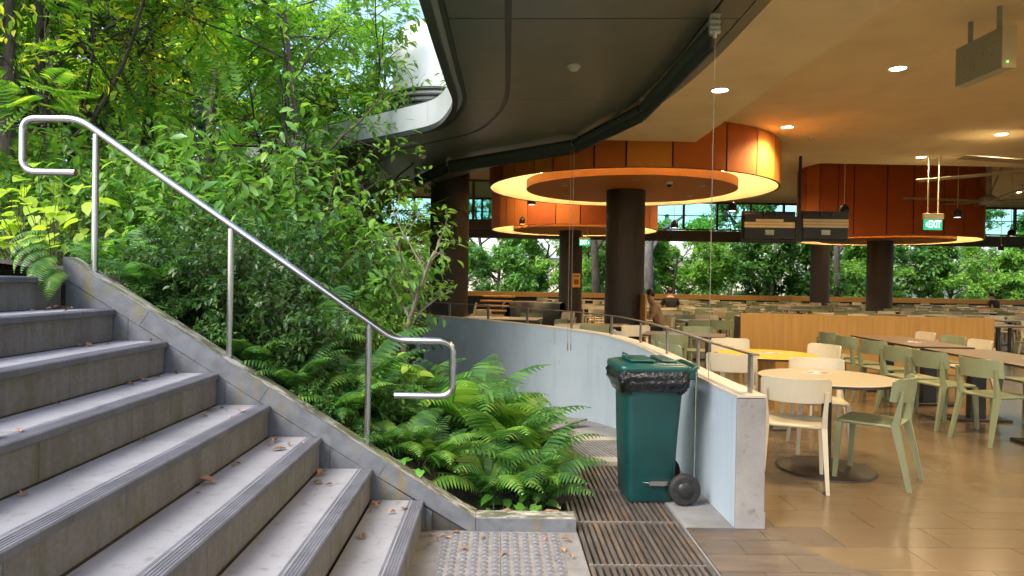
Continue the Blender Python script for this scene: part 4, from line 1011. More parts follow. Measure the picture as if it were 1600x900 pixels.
# rows of far tables
rg = random.Random(21)
TT = {}
def far_table(x, y, kind, label):
    if kind not in TT:
        m = MB(); m.bbox((0, 0, 0.725), (0.75, 0.75, 0.03), 0.004); tt = m.mesh('table_top', [m_top_brown, m_top_cream, m_top_beige][kind])
        m = MB(); m.tube([(0, 0, 0.01), (0, 0, 0.71)], 0.04, 10); m.bbox((0, 0, 0.012), (0.45, 0.45, 0.02), 0.004); TT[kind] = (tt, m.mesh('pedestal', m_base))
    t = empty('dining_table', (x, y, 0), R(rg.uniform(-4, 4)), label, 'table', 'far dining tables')
    inst('table_top', TT[kind][0], t); inst('pedestal', TT[kind][1], t)
rowname = {0: 'in the first row behind the oak partition', 1: 'in the second row behind the oak partition', 2: 'in the middle rows of the hall', 3: 'in the fourth far row of the hall', 4: 'in the fifth far row of the hall', 5: 'in the row before the rear counter', 6: 'in the last row at the rear counter'}
colname = {'sage': 'green', 'cream': 'cream'}
cols_ = [(2.43, 13.2), (2.30, 22), (12.1, 21.5), (13.55, 28.6), (-1, 13.6)]
FARC = []; FART = []
for ri, y in enumerate((13.2, 15.3, 17.6, 20.0, 22.4, 25.0, 27.6)):
    x = 3.9 if ri < 2 else 3.2-0.2*ri
    x += 0.35*(ri % 2)
    while x < (y+3)*0.83:
        if all((x-a)**2+(y-c)**2 > 0.85 for a, c in cols_):
            kd = rg.choice((0, 0, 1, 1, 2)); tn = ['brown', 'cream', 'beige'][kd]
            FART.append((ri, kd, x, y))
            for sx, sy, dg in ((-0.22, -0.62, 0), (0.24, -0.60, 0), (-0.22, 0.62, 180), (0.24, 0.60, 180)):
                if rg.random() < 0.10: continue
                if sx > 0 and rg.random() < 0.55: continue
                k = 'sage' if rg.random() < 0.5 else 'cream'
                cx, cy_ = x+sx+rg.uniform(-.06, .06), y+sy+rg.uniform(-.08, .08)
                if any((cx-a)**2+(cy_-c)**2 < 0.45 for a, c in cols_): continue
                FARC.append((ri, k, cx, cy_, dg+rg.uniform(-14, 14)))
        x += rg.uniform(1.35, 1.6)

ORD = ['first', 'second', 'third', 'fourth', 'fifth', 'sixth', 'seventh', 'eighth', 'ninth', 'tenth', 'eleventh', 'twelfth', 'thirteenth', 'fourteenth', 'fifteenth', 'sixteenth', 'seventeenth', 'eighteenth', 'nineteenth', 'twentieth', 'twenty first', 'twenty second', 'twenty third', 'twenty fourth', 'twenty fifth', 'twenty sixth', 'twenty seventh', 'twenty eighth', 'twenty ninth', 'thirtieth']
for ri in range(7):
    for k in ('sage', 'cream'):
        for i, (r_, k_, cx, cy_, dg) in enumerate(sorted([q for q in FARC if q[0] == ri and q[1] == k], key=lambda q: q[2]/q[3])):
            far_chair(k, cx, cy_, dg, '%s small %s chair from the left %s' % (ORD[i], colname[k], rowname[ri]), '%s chairs %s' % (colname[k], rowname[ri]))
    for i, (r_, kd, x, y) in enumerate(sorted([q for q in FART if q[0] == ri], key=lambda q: q[2])):
        far_table(x, y, kd, '%s %s table from the left %s' % (ORD[i], 'square', rowname[ri]))

# notice card on the rear column
nc = empty('notice_card', (2.45, 21.58, 1.28), 0, 'small orange notice card on the rear column', 'notice')
m = MB(); m.bbox((0, 0, 0.22), (0.25, 0.012, 0.44), 0.002); m.build('card', M('notice_orange', (0.72, 0.36, 0.04), 0.5, 0.1, 9), nc)
m = MB(); m.box((0.0, -0.0075, 0.17), (0.15, 0.002, 0.16)); m.box((0, -0.0075, 0.36), (0.17, 0.002, 0.05)); m.build('print', M('notice_print', (0.22, 0.06, 0.02), 0.5, 0.4, 30), nc)

# ------------------------------------------------------------------ people, seated
def skin_body(name, verts, edges, rad, root, mat, parent=None, sub=2):
    me = bpy.data.meshes.new(name+'_skeleton'); me.from_pydata([tuple(v) for v in verts], edges, [])
    o = bpy.data.objects.new(name+'_skeleton', me); col.objects.link(o)
    o.modifiers.new('skin', 'SKIN').use_smooth_shade = True
    sv = me.skin_vertices[0].data
    for i, r_ in enumerate(rad): sv[i].radius = (r_, r_) if isinstance(r_, (int, float)) else r_
    sv[root].use_root = True
    s = o.modifiers.new('sub', 'SUBSURF'); s.levels = sub; s.render_levels = sub
    dg = bpy.context.evaluated_depsgraph_get(); ev = o.evaluated_get(dg)
    mesh = bpy.data.meshes.new_from_object(ev); bpy.data.objects.remove(o)
    mesh.name = name; mesh.materials.clear(); mesh.materials.append(mat)
    for p in mesh.polygons: p.use_smooth = True
    return inst(name, mesh, parent)
m_skin = M('skin', (0.42, 0.24, 0.15), 0.5, 0.08, 12); m_hair = M('black_hair', (0.012, 0.010, 0.009), 0.45, 0.3, 30)
m_tan = M('tan_shirt', (0.43, 0.285, 0.16), 0.85, 0.08, 9, 0.2, 40); m_blk = M('black_shirt', (0.018, 0.018, 0.020), 0.85, 0.2, 9); m_trs = M('dark_trousers', (0.025, 0.027, 0.035), 0.85, 0.2, 9)
def person(x, y, deg, shirt, lean, label):
    """seated figure facing local +Y; lean in metres at the shoulders"""
    t = empty('person', (x, y, 0), R(deg), label, 'person')
    hip = Vector((0, -0.02, 0.55)); ch = Vector((0, -0.02+lean*0.55, 0.80)); sh = Vector((0, -0.02+lean, 1.00)); nk = Vector((0, lean+0.03, 1.09)); hd = Vector((0, lean+0.075, 1.20)); tp = Vector((0, lean+0.06, 1.275))
    V = [hip, ch, sh, nk, hd, tp]; Rr = [(0.16, 0.12), (0.155, 0.11), (0.13, 0.095), 0.052, 0.078, 0.066]; Eg = [(0, 1), (1, 2), (2, 3), (3, 4), (4, 5)]
    for s in (-1, 1):
        i = len(V); V += [Vector((s*0.16, lean-0.03, 1.0)), Vector((s*0.23, lean+0.03, 0.80)), Vector((s*0.15, lean+0.26, 0.775)), Vector((s*0.10, lean+0.33, 0.785))]
        Rr += [0.062, 0.047, 0.036, (0.040, 0.022)]; Eg += [(2, i), (i, i+1), (i+1, i+2), (i+2, i+3)]
        for fng in range(5):
            a = (-0.034+fng*0.017)
            j = len(V); V += [Vector((s*0.10+a, lean+0.37+0.012*(2-abs(fng-2)), 0.785)), Vector((s*0.10+a*1.2, lean+0.395+0.014*(2-abs(fng-2)), 0.766))]; Rr += [0.0085, 0.007]; Eg += [(i+3, j), (j, j+1)]
        k = len(V); V += [Vector((s*0.10, 0.02, 0.52)), Vector((s*0.13, 0.42, 0.50)), Vector((s*0.13, 0.40, 0.10)), Vector((s*0.13, 0.54, 0.045))]
        Rr += [0.085, 0.062, 0.046, (0.045, 0.035)]; Eg += [(0, k), (k, k+1), (k+1, k+2), (k+2, k+3)]
    body = skin_body('body', V, Eg, Rr, 0, m_skin, t)
    me = body.data; me.materials.append(m_trs)
    for p in me.polygons:
        if p.center.z < 0.60: p.material_index = 1
    # shirt: torso and short sleeves a little outside the body
    sv = [hip+Vector((0, 0, 0.03)), ch, sh, sh+Vector((0, 0.01, 0.05))]; sr = [(0.175, 0.135), (0.170, 0.125), (0.148, 0.112), (0.075, 0.07)]; se = [(0, 1), (1, 2), (2, 3)]
    for s in (-1, 1):
        i = len(sv); sv += [Vector((s*0.165, lean-0.03, 1.0)), Vector((s*0.222, lean+0.02, 0.83))]; sr += [0.076, 0.068]; se += [(2, i), (i, i+1)]
    skin_body('shirt', sv, se, sr, 0, shirt, t)
    m = MB(); hv = []
    bmh = bmesh.new(); bmesh.ops.create_icosphere(bmh, subdivisions=3, radius=0.1)
    for q in bmh.verts:
        c = q.co.copy(); f_ = 1.0 if not (c.y > 0.035 and c.z < 0.055) else 0.72
        if c.z < -0.05: f_ *= 0.8
        q.co = Vector((c.x*0.90*f_, c.y*1.02*f_, c.z*1.05*f_))+hd+Vector((0, -0.012, 0.035))
    bmh.verts.index_update(); m.add([q.co[:] for q in bmh.verts], [[q.index for q in f.verts] for f in bmh.faces], True); bmh.free(); m.build('hair', m_hair, t)
    m = MB(); m.lathe([(0.0, 0.02), (0.012, 0.0), (0.014, -0.02), (0, -0.026)], (0, lean+0.165, 1.195), 8)
    for s in (-1, 1): m.lathe([(0.0, 0.03), (0.012, 0.015), (0.012, -0.015), (0, -0.03)], (s*0.088, lean+0.07, 1.20), 8)
    m.build('face_features', m_skin, t)
    m = MB()
    for s in (-1, 1): m.lathe([(0, 0.008), (0.010, 0), (0, -0.008)], (s*0.03, lean+0.147, 1.215), 8)
    m.build('eyes', m_black, t)
    return t
pp = at(1033, 480, Y=13.35)
person(pp.x, 13.35, 82, m_tan, 0.16, 'person in a tan shirt seated bent over a table beside the big column')
chair('cream', pp.x, 13.35, 84, 'cream chair under the person in the tan shirt')
p2 = at(1048, 470, Y=19.0); person(p2.x, 19.0, 0, m_blk, 0.05, 'person in a black shirt seated with back to us before the rear counter')
far_chair('sage', p2.x, 18.98, 0, 'green chair of the person in black near the middle', 'green chairs under sitters')
rect_table(p2.x, 19.75, 0.8, 0.7, 0, m_top_cream, 'cream table in front of the person in the black shirt')
rect_table(pp.x-0.72, 13.55, 0.5, 0.7, 4, m_top_brown, 'small table of the person in the tan shirt')
p3 = at(1557, 470, Y=23.6); person(p3.x, 23.6, 20, m_blk, 0.12, 'person in dark clothes seated far back at the right')
far_chair('cream', p3.x, 23.58, 20, 'cream chair of the person in dark clothes at the far right', 'cream chairs under sitters')
# ------------------------------------------------------------------ garden terrain
def h_soil(x, y):
    b_ = xat(PATH_L, min(max(y, 3.95), 15.0)) if y > 3.95 else 0.47
    d = b_-x
    if d < 0: return zpath(min(y, 15))-0.03
    base = zpath(min(max(y, 0), 15))+0.02
    if y < 6.0:
        s = max(0.0, -0.113-x); hh = 0.02+0.62*s*1.0 if s < 2.3 else 0.02+0.62*2.3+0.10*(s-2.3)
        w = max(0.0, min(1.0, (y-4.4)/1.6))
    else: hh = 0; w = 1.0
    s2 = max(0.0, d-0.25); h2 = base+0.42*s2 if s2 < 3.2 else base+0.42*3.2+0.10*(s2-3.2)
    return hh*(1-w)+h2*w
mm = MB(); v = []; f = []
gx = np.concatenate([np.linspace(-40, -8, 17), np.linspace(-7.5, 0.6, 55)]); gy = np.concatenate([np.linspace(4.03, 9, 34), np.linspace(9.3, 16, 24), np.linspace(17, 60, 16)])
rgn = np.random.default_rng(4)
for y in gy:
    for x in gx:
        xx = min(x, xat(PATH_L, min(y, 15.0))+0.02)
        if y < 4.1: xx = min(xx, 0.45)
        v.append((xx, y, h_soil(xx, y)+float(rgn.uniform(-.02, .02))*(1 if y > 4.06 else 0)))
nx = len(gx)
for i in range(len(gy)-1):
    for j in range(nx-1): f.append((i*nx+j, i*nx+j+1, (i+1)*nx+j+1, (i+1)*nx+j))
mm.add(v, f, True); tag(mm.build('garden_soil', m_soil), None, None, None, 'structure')
mm = MB(); mm.prism([(-40, -3), (-6.0, -3), (-6.0, 3.91), (-2.46, 3.92), (-2.46, 4.04), (-40, 4.04)], -0.5, 1.38); tag(mm.build('garden_bank', m_soil), None, None, None, 'structure')

# ------------------------------------------------------------------ plant makers
T2 = (np.array([(0, 0, 0), (.45, .5, .07), (1, 0, -.10), (.45, -.5, .07)], float), np.array([(0, 2, 1), (0, 3, 2)]))
T4 = (np.array([(0, 0, 0), (.35, .5, .06), (.35, 0, 0), (.35, -.5, .06), (.72, .36, .0), (.72, 0, -.05), (.72, -.36, .0), (1, 0, -.16)], float),
      np.array([(0, 2, 1), (0, 3, 2), (1, 2, 5), (1, 5, 4), (2, 3, 6), (2, 6, 5), (4, 5, 7), (5, 6, 7)]))
TH = (np.array([(0.06, 0, 0), (-.06, .30, .05), (.18, .52, .06), (.25, 0, 0), (.18, -.52, .06), (-.06, -.30, .05), (.62, .36, .0), (.62, 0, -.05), (.62, -.36, .0), (1, 0, -.2)], float),
      np.array([(0, 3, 1), (1, 3, 2), (0, 5, 3), (5, 4, 3), (2, 3, 7), (2, 7, 6), (3, 4, 8), (3, 8, 7), (6, 7, 9), (7, 8, 9)]))
def pinnate(n=9, w=0.30, lw=0.085, droop=0.18):
    V = []; F = []
    for k in range(n):
        t = 0.12+0.86*k/(n-1); s = math.sin(PI*min(1, t*0.75+0.22)); 
        for sd in (-1, 1):
            L = w*s; b_ = len(V); x0 = t; z0 = -droop*t*t
            V += [(x0, 0, z0), (x0+0.25*L, sd*L*0.5-sd*0, z0+0.02), (x0+0.30*L, sd*L, z0-0.05*L), (x0+0.25*L+lw*0.9, sd*L*0.5, z0+0.0)]
            F += [(b_, b_+1, b_+2), (b_, b_+2, b_+3)]
    return (np.array(V, float), np.array(F))
TP = pinnate(10, 0.34, 0.075)
def unit(a): return a/np.maximum(np.linalg.norm(a, axis=1, keepdims=True), 1e-9)
def leafset(P, D, N, L, W, T):
    P, D, N = np.asarray(P, float), unit(np.asarray(D, float)), np.asarray(N, float)
    S = unit(np.cross(D, N)); N = np.cross(S, D)
    tv, tf = T; n = len(P); k = len(tv); L = np.asarray(L, float).reshape(-1, 1, 1); W = np.asarray(W, float).reshape(-1, 1, 1)
    V = P[:, None, :]+D[:, None, :]*tv[None, :, 0:1]*L+S[:, None, :]*tv[None, :, 1:2]*W+N[:, None, :]*tv[None, :, 2:3]*L
    F = tf[None]+(np.arange(n)*k)[:, None, None]
    return V.reshape(-1, 3), F.reshape(-1, 3)

def grow(g, start, d, length, r, level, spec, tubes, tips, pts=5):
    """recursive branch: records tube (points, radii) and tips for leaves"""
    d = d/np.linalg.norm(d); P = [np.array(start, float)]; cur = d.copy()
    for i in range(pts):
        cur = cur+g.normal(0, spec['wob'][level], 3)+np.array([0, 0, spec['up'][level]]); cur /= np.linalg.norm(cur)
        P.append(P[-1]+cur*length/pts)
    r1 = r*spec['taper']
    rr = [r+(r1-r)*i/pts for i in range(pts+1)]; tubes[level].append((P, rr))
    if level+1 >= spec['levels']:
        tips.append((P, cur)); return
    n = spec['n'][level]
    for k in range(n):
        t = spec['from'][level]+(1-spec['from'][level])*(k+g.random()*0.8)/n; t = min(t, 0.999)
        i = min(int(t*pts), pts-1); q = P[i]+(P[i+1]-P[i])*(t*pts-i)
        ax = P[i+1]-P[i]; ax /= np.linalg.norm(ax)
        o = np.cross(ax, g.normal(0, 1, 3)); o /= np.linalg.norm(o)
        ang = math.radians(spec['ang'][level]+g.normal(0, 9)); dd = ax*math.cos(ang)+o*math.sin(ang)
        grow(g, q, dd, length*spec['len'][level]*(0.7+0.6*g.random())*(1-0.35*t), r1*0.6+(r-r1)*(1-t)*0.6, level+1, spec, tubes, tips, max(3, pts-1))

def tube_mesh(tubes, mat, sides=(8, 6, 4, 3)):
    m = MB()
    for lv, ts in enumerate(tubes):
        for P, rr in ts: m.tube([Vector(p) for p in P], rr, sides[min(lv, len(sides)-1)], False)
    me = bpy.data.meshes.new('wood'); me.from_pydata(m.v, [], m.f); me.materials.append(mat)
    me.polygons.foreach_set('use_smooth', [True]*len(m.f)); me.update(); return me

def tip_leaves(g, tips, per, L, W, T, spread=0.7, droop=0.2, jit=0.03, along=(0.1, 1.0), flat=0.5):
    P = []; D = []; N = []; Ls = []
    for path, d in tips:
        n = len(path)-1; path = np.array(path)
        for k in range(per):
            t = along[0]+(along[1]-along[0])*(k+g.random())/per; i = min(int(t*n), n-1); q = path[i]+(path[i+1]-path[i])*(t*n-i)
            ax = path[i+1]-path[i]; ax = ax/np.linalg.norm(ax)
            o = np.cross(ax, g.normal(0, 1, 3)); o = o/np.linalg.norm(o); o[2] *= (1-flat)
            P.append(q+g.normal(0, jit, 3)); D.append(ax*(1-spread)+o*spread+np.array([0, 0, -droop*(0.4+g.random())])+g.normal(0, .12, 3))
            N.append(np.array([0, 0, 1.0])+g.normal(0, .35, 3)); Ls.append(L*(0.65+0.6*g.random()))
    Ls = np.array(Ls); return leafset(P, D, N, Ls, Ls*W/L, T)

class Plant:
    """a kind of plant: meshes shared by every copy"""
    def __init__(s, name, parts): s.name, s.parts = name, parts     # parts: (part name, mesh, stuff?)
    def put(s, x, y, z, rz, sc, label, cat, group=None, mats=None):
        t = empty(s.name, (x, y, z), rz, label, cat, group); t.scale = (sc, sc, sc) if isinstance(sc, (int, float)) else sc
        for nm, me, st in s.parts:
            o = inst(nm, me, t)
            if st: o['kind'] = 'stuff'
            if mats and nm in mats:
                o.data = me.copy(); o.data.materials[0] = mats[nm]
        return t

def make_shrub(seed, H, nst, spread, n1, per, L, W, T, leaf, name='leafy_shrub', droop=0.3, up=0.06, flat=0.3, bark=None, r=0.012, first=0.2):
    g = np.random.default_rng(seed); tubes = [[], [], []]; tips = []
    spec = dict(levels=2, wob=[0.12, 0.10], up=[up, up*0.5], taper=0.35, n=[n1], ang=[52], len=[0.42]); spec['from'] = [first]
    for k in range(nst):
        a = 2*PI*k/nst+g.normal(0, .3); sp = spread*math.sqrt(g.random())
        d = np.array([math.cos(a)*sp, math.sin(a)*sp, 1.0])
        grow(g, (0.05*math.cos(a), 0.05*math.sin(a), -0.04), d, H*(0.75+0.4*g.random()), r, 0, spec, tubes, tips, 6)
    mains = [(P, None) for P, rr in tubes[0]]
    V1, F1 = tip_leaves(g, tips, per, L, W, T, 0.75, droop, 0.01, (0.12, 1.0), flat)
    V2, F2 = tip_leaves(g, mains, per*2, L, W, T, 0.85, droop, 0.01, (0.35, 1.0), flat)
    V = np.vstack([V1, V2]); F = np.vstack([F1, F2+len(V1)])
    return Plant(name, [('stems', tube_mesh(tubes, bark or m_twig, (6, 4, 3)), False), ('foliage', np_mesh('foliage', V, F, leaf, True), True)])

def make_tree(seed, H, r, spec, per, L, W, T, leaf, bark, name='tree', trunk_h=None, droop=0.25, flat=0.4, lean=(0, 0), spread=0.7, jit=0.04):
    g = np.random.default_rng(seed); tubes = [[] for _ in range(spec['levels'])]; tips = []
    grow(g, (0, 0, -0.1), np.array([lean[0], lean[1], 1.0]), H, r, 0, spec, tubes, tips, 8)
    V, F = tip_leaves(g, tips, per, L, W, T, spread, droop, jit, (0.1, 1.0), flat)
    return Plant(name, [('trunk', tube_mesh(tubes, bark), False), ('crown', np_mesh('crown', V, F, leaf, True), True)])

# fern fronds -----------------------------------------------------------------
def frond_mesh(seed, L, arch, mat, npn=24, wid=0.17, side=0.0):
    g = np.random.default_rng(seed); P = []; a = math.radians(72); p = np.array([0., 0, 0]); n = 16
    pts = []
    for i in range(n+1):
        pts.append(p.copy()); t = i/n; ang = a-arch*t**1.15
        p = p+np.array([math.cos(ang)*L/n, side*L/n*t, math.sin(ang)*L/n])
    pts = np.array(pts); V = []; F = []
    def P_at(t):
        i = min(int(t*n), n-1); return pts[i]+(pts[i+1]-pts[i])*(t*n-i), (pts[i+1]-pts[i])/np.linalg.norm(pts[i+1]-pts[i])
    for i in range(n):            # rachis, a thin three-sided ribbon
        w = 0.003*(1-i/n)+0.0008; b_ = len(V)
        for q in (pts[i], pts[i+1]): V += [q+np.array([0, w, 0]), q+np.array([0, -w, 0]), q+np.array([0, 0, -w*1.5])]
        F += [(b_, b_+1, b_+4), (b_, b_+4, b_+3), (b_+1, b_+2, b_+5), (b_+1, b_+5, b_+4), (b_+2, b_, b_+3), (b_+2, b_+3, b_+5)]
    for k in range(npn):
        t = 0.20+0.785*k/(npn-1); q, tx = P_at(t); env = min(1, (t-0.12)/0.16)*(1-((t-0.15)/0.86)**2.2)+0.03
        nz = np.array([-tx[2], 0, tx[0]])
        for sd in (-1, 1):
            w = wid*env*L/0.62*(0.92+0.16*g.random()); lw = 0.0150*L/0.62*(0.5+0.5*env); b_ = len(V)
            dr = np.array([0, sd, 0])*1.0+tx*0.32; dr = dr/np.linalg.norm(dr)
            segs = 3
            for s in range(segs+1):
                u = s/segs; c = q+dr*w*u-nz*w*(0.10*u+0.22*u*u)+np.array([0, 0, -0.10*w*u*u]); ww = lw*(1.0-0.15*u if u < 0.99 else 0.12)*(1-0.35*u)
                V += [c+tx*ww, c-tx*ww]
            for s in range(segs): F += [(b_+2*s, b_+2*s+1, b_+2*s+3), (b_+2*s, b_+2*s+3, b_+2*s+2)]
    return np_mesh('frond', np.array(V), np.array(F), mat, True)
FR = [frond_mesh(i, 0.62, R(95+12*(i % 3)), [L_fern, L_fern, L_fernb][i % 3], 16+2*(i % 3), 0.135+0.015*(i % 2), (-0.12, 0.1, 0.0)[i % 3]) for i in range(6)]
fern_n = 0
def fern(x, y, sc, nf, label, tilt=0.0, z=None, seed=None, bright=0.3, amin=0, amax=2*PI, group='sword ferns in the garden bed'):
    global fern_n
    fern_n += 1; g = random.Random(100+fern_n if seed is None else seed)
    t = empty('fern_plant', (x, y, (h_soil(x, y) if z is None else z)-0.01), 0, label, 'fern', group)
    for k in range(nf):
        a = amin+(amax-amin)*(k+g.uniform(-.3, .3))/nf
        me = FR[g.choice((0, 1, 3, 4)) if g.random() > bright else g.choice((2, 5))]
        s = sc*g.uniform(0.65, 1.15)
        inst('frond', me, t, (0.03*math.cos(a), 0.03*math.sin(a), 0), (g.uniform(-.22, .22), g.uniform(-.45, .18)+tilt, a), (s, s, s))
    return t
# ------------------------------------------------------------------ kinds of plants
HEDGE = make_shrub(11, 0.62, 26, 0.75, 9, 11, 0.052, 0.024, T4, L_hedge, 'hedge_shrub', 0.05, 0.05, 0.0, r=0.007)
HEDGE2 = make_shrub(12, 0.62, 24, 0.85, 9, 11, 0.050, 0.022, T4, L_hedge, 'hedge_shrub', 0.05, 0.05, 0.0, r=0.007)
BIG = make_shrub(13, 1.5, 13, 0.75, 8, 9, 0.155, 0.058, T4, L_shrub, 'leafy_shrub', 0.45, 0.05, 0.3, r=0.013)
BIG2 = make_shrub(14, 1.7, 13, 0.65, 9, 10, 0.115, 0.044, T4, L_light, 'leafy_shrub', 0.45, 0.05, 0.3, r=0.014)
MEDS = make_shrub(15, 1.3, 14, 0.8, 9, 10, 0.095, 0.040, T4, L_light, 'leafy_shrub', 0.3, 0.05, 0.3, r=0.010)
DARKS = make_shrub(16, 1.5, 14, 0.8, 9, 10, 0.12, 0.050, T4, L_dark, 'leafy_shrub', 0.3, 0.05, 0.3, r=0.012)
LOWW = make_shrub(17, 0.5, 16, 1.1, 6, 8, 0.075, 0.028, T4, L_fern, 'ground_shrub', 0.2, 0.03, 0.3, r=0.005)
sp4 = lambda n, ang, ln, fr, up=(0.02, 0.03, 0.02, 0.0), wob=(0.06, 0.12, 0.14, 0.16), taper=0.45: dict(levels=len(n)+1, n=list(n), ang=list(ang), len=list(ln), up=list(up), wob=list(wob), taper=taper, **{'from': list(fr)})
BG1 = make_tree(31, 7.0, 0.16, sp4((13, 7, 6), (62, 48, 42), (0.50, 0.5, 0.5), (0.18, 0.25, 0.2)), 20, 0.17, 0.085, T2, L_far, m_bark, 'garden_tree')
BG2 = make_tree(32, 7.5, 0.15, sp4((13, 7, 6), (60, 50, 42), (0.46, 0.5, 0.5), (0.15, 0.25, 0.2)), 20, 0.15, 0.075, T2, L_dark, m_bark, 'garden_tree')
BG3 = make_tree(33, 6.5, 0.12, sp4((12, 6, 5), (66, 50, 40), (0.5, 0.5, 0.5), (0.22, 0.25, 0.2)), 18, 0.16, 0.07, T2, L_far2, m_bark, 'garden_tree')
FEATH = make_tree(34, 5.2, 0.09, sp4((9, 6, 4), (68, 50, 44), (0.62, 0.55, 0.5), (0.30, 0.2, 0.2), up=(0.02, -0.01, -0.02, -0.02)), 5, 0.42, 0.42, TP, L_feather, m_bark, 'feathery_tree', droop=0.12, flat=0.75, spread=0.6)
YELL = make_tree(35, 4.2, 0.06, sp4((8, 5, 4), (66, 50, 44), (0.60, 0.55, 0.5), (0.35, 0.2, 0.2), up=(0.02, -0.01, -0.02, -0.02)), 13, 0.095, 0.045, T4, L_yel, m_bark, 'yellowing_tree', droop=0.2, flat=0.75, spread=0.6)
SLEN = make_tree(36, 4.6, 0.042, sp4((13, 5, 4), (56, 46, 42), (0.36, 0.55, 0.55), (0.26, 0.2, 0.2)), 7, 0.115, 0.045, T4, L_light, m_bark, 'slender_tree', droop=0.3, flat=0.5)
YOUNG = make_tree(37, 1.35, 0.028, sp4((6, 4, 3), (46, 50, 46), (0.60, 0.50, 0.5), (0.42, 0.45, 0.3), up=(0.03, 0.06, 0.03, 0.0), wob=(0.12, 0.14, 0.14, 0.12)), 3, 0.085, 0.034, T4, L_light, m_barkp, 'young_tree', droop=0.3, flat=0.6)

def hs(x, y): return h_soil(x, y)-0.02
def place(K, px, Y, sc, rz, label, cat='shrub', group=None, dz=0.0):
    p = at(px, 440, Y=Y); return K.put(p.x, Y, hs(p.x, Y)+dz, rz, sc, label, cat, group)

# hedge behind the stringer
for i, (px, Y, sc, rz, l) in enumerate(((310, 4.42, 0.9, 0.2, 'dense small leaved bush behind the middle handrail post'), (375, 4.38, 0.85, 1.4, 'dense small leaved bush right of the middle handrail post'),
     (455, 4.42, 0.85, 2.3, 'dense small leaved bush halfway between two handrail posts'), (400, 4.95, 1.15, 3.3, 'taller dense bush behind the small leaved hedge'), (520, 5.4, 0.7, 4.0, 'dense small leaved bush left of the lowest post'), (300, 5.1, 1.1, 0.9, 'dense bush at the left end of the small leaved hedge'))):
    place([HEDGE, HEDGE2][i % 2], px, Y, sc, rz, l, 'bush', 'small leaved hedge bushes')
# leafy shrubs, middle ground
mid_sh = ((BIG, 330, 6.6, 1.05, 0.3, 'large leaved glossy shrub under the middle of the handrail'), (BIG2, 430, 7.2, 1.15, 1.2, 'tall glossy shrub left of the slender trunk'), (BIG, 540, 7.4, 1.0, 2.2, 'glossy drooping shrub right of the slender trunk'),
    (BIG2, 250, 7.4, 1.1, 3.0, 'glossy shrub behind the top handrail post'), (MEDS, 180, 6.6, 1.0, 4.1, 'light leaved shrub behind the top handrail loop'), (MEDS, 540, 8.2, 1.0, 0.4, 'light green shrub left of the young pale tree'),
    (MEDS, 500, 9.2, 1.5, 5.0, 'tall light shrub behind the slender trunk'), (DARKS, 575, 9.8, 0.9, 2.0, 'dark shrub in the shade under the canopy end'), (BIG, 380, 9.0, 1.35, 4.4, 'tall bright shrub behind the handrail centre'),
    (MEDS, 290, 8.7, 1.5, 1.1, 'airy light shrub in the left middle ground'), (BIG2, 130, 8.6, 1.35, 5.2, 'tall glossy shrub at the left behind the lime plant'), (DARKS, 40, 8.2, 1.4, 0.8, 'dark shrub at the far left edge'),
    (MEDS, 230, 5.9, 0.8, 2.5, 'light low shrub beside the top of the stringer'), (DARKS, 420, 6.3, 0.75, 3.8, 'dark low shrub behind the hedge'), (MEDS, 560, 6.3, 0.5, 0.1, 'low light shrub at the foot of the young tree'),
    (BIG, 60, 6.7, 0.95, 1.9, 'glossy shrub behind the lime leaved plant'), (DARKS, 560, 11.2, 1.5, 0.6, 'dark shrub far behind, below the canopy fascia'), (MEDS, 470, 10.8, 1.7, 3.1, 'tall light shrub far behind the slender tree'),
    (DARKS, 600, 12.0, 0.7, 1.6, 'dark shrub against the end of the curved wall'))
for K, px, Y, sc, rz, l in mid_sh: place(K, px, Y, sc, rz, l, 'shrub', 'leafy shrubs on the bank')
for i, (px, Y) in enumerate(((215, 4.45), (268, 4.7), (190, 5.1), (150, 4.9), (545, 4.5), (600, 4.65), (250, 4.55), (250, 5.3), (110, 5.6))):
    place(LOWW, px, Y, 0.55+0.08*(i % 3), i*1.3, ['low weedy shrub %s' % w for w in ('just right of the top handrail post', 'beside the upper stringer coping', 'behind the top handrail post', 'left of the top post behind the coping', 'left of the lowest handrail post', 'right of the lowest handrail post', 'at the foot of the hedge by the upper coping', 'among the ferns beside the upper coping', 'under the lime leaved plant')][i], 'shrub', 'low weedy shrubs')

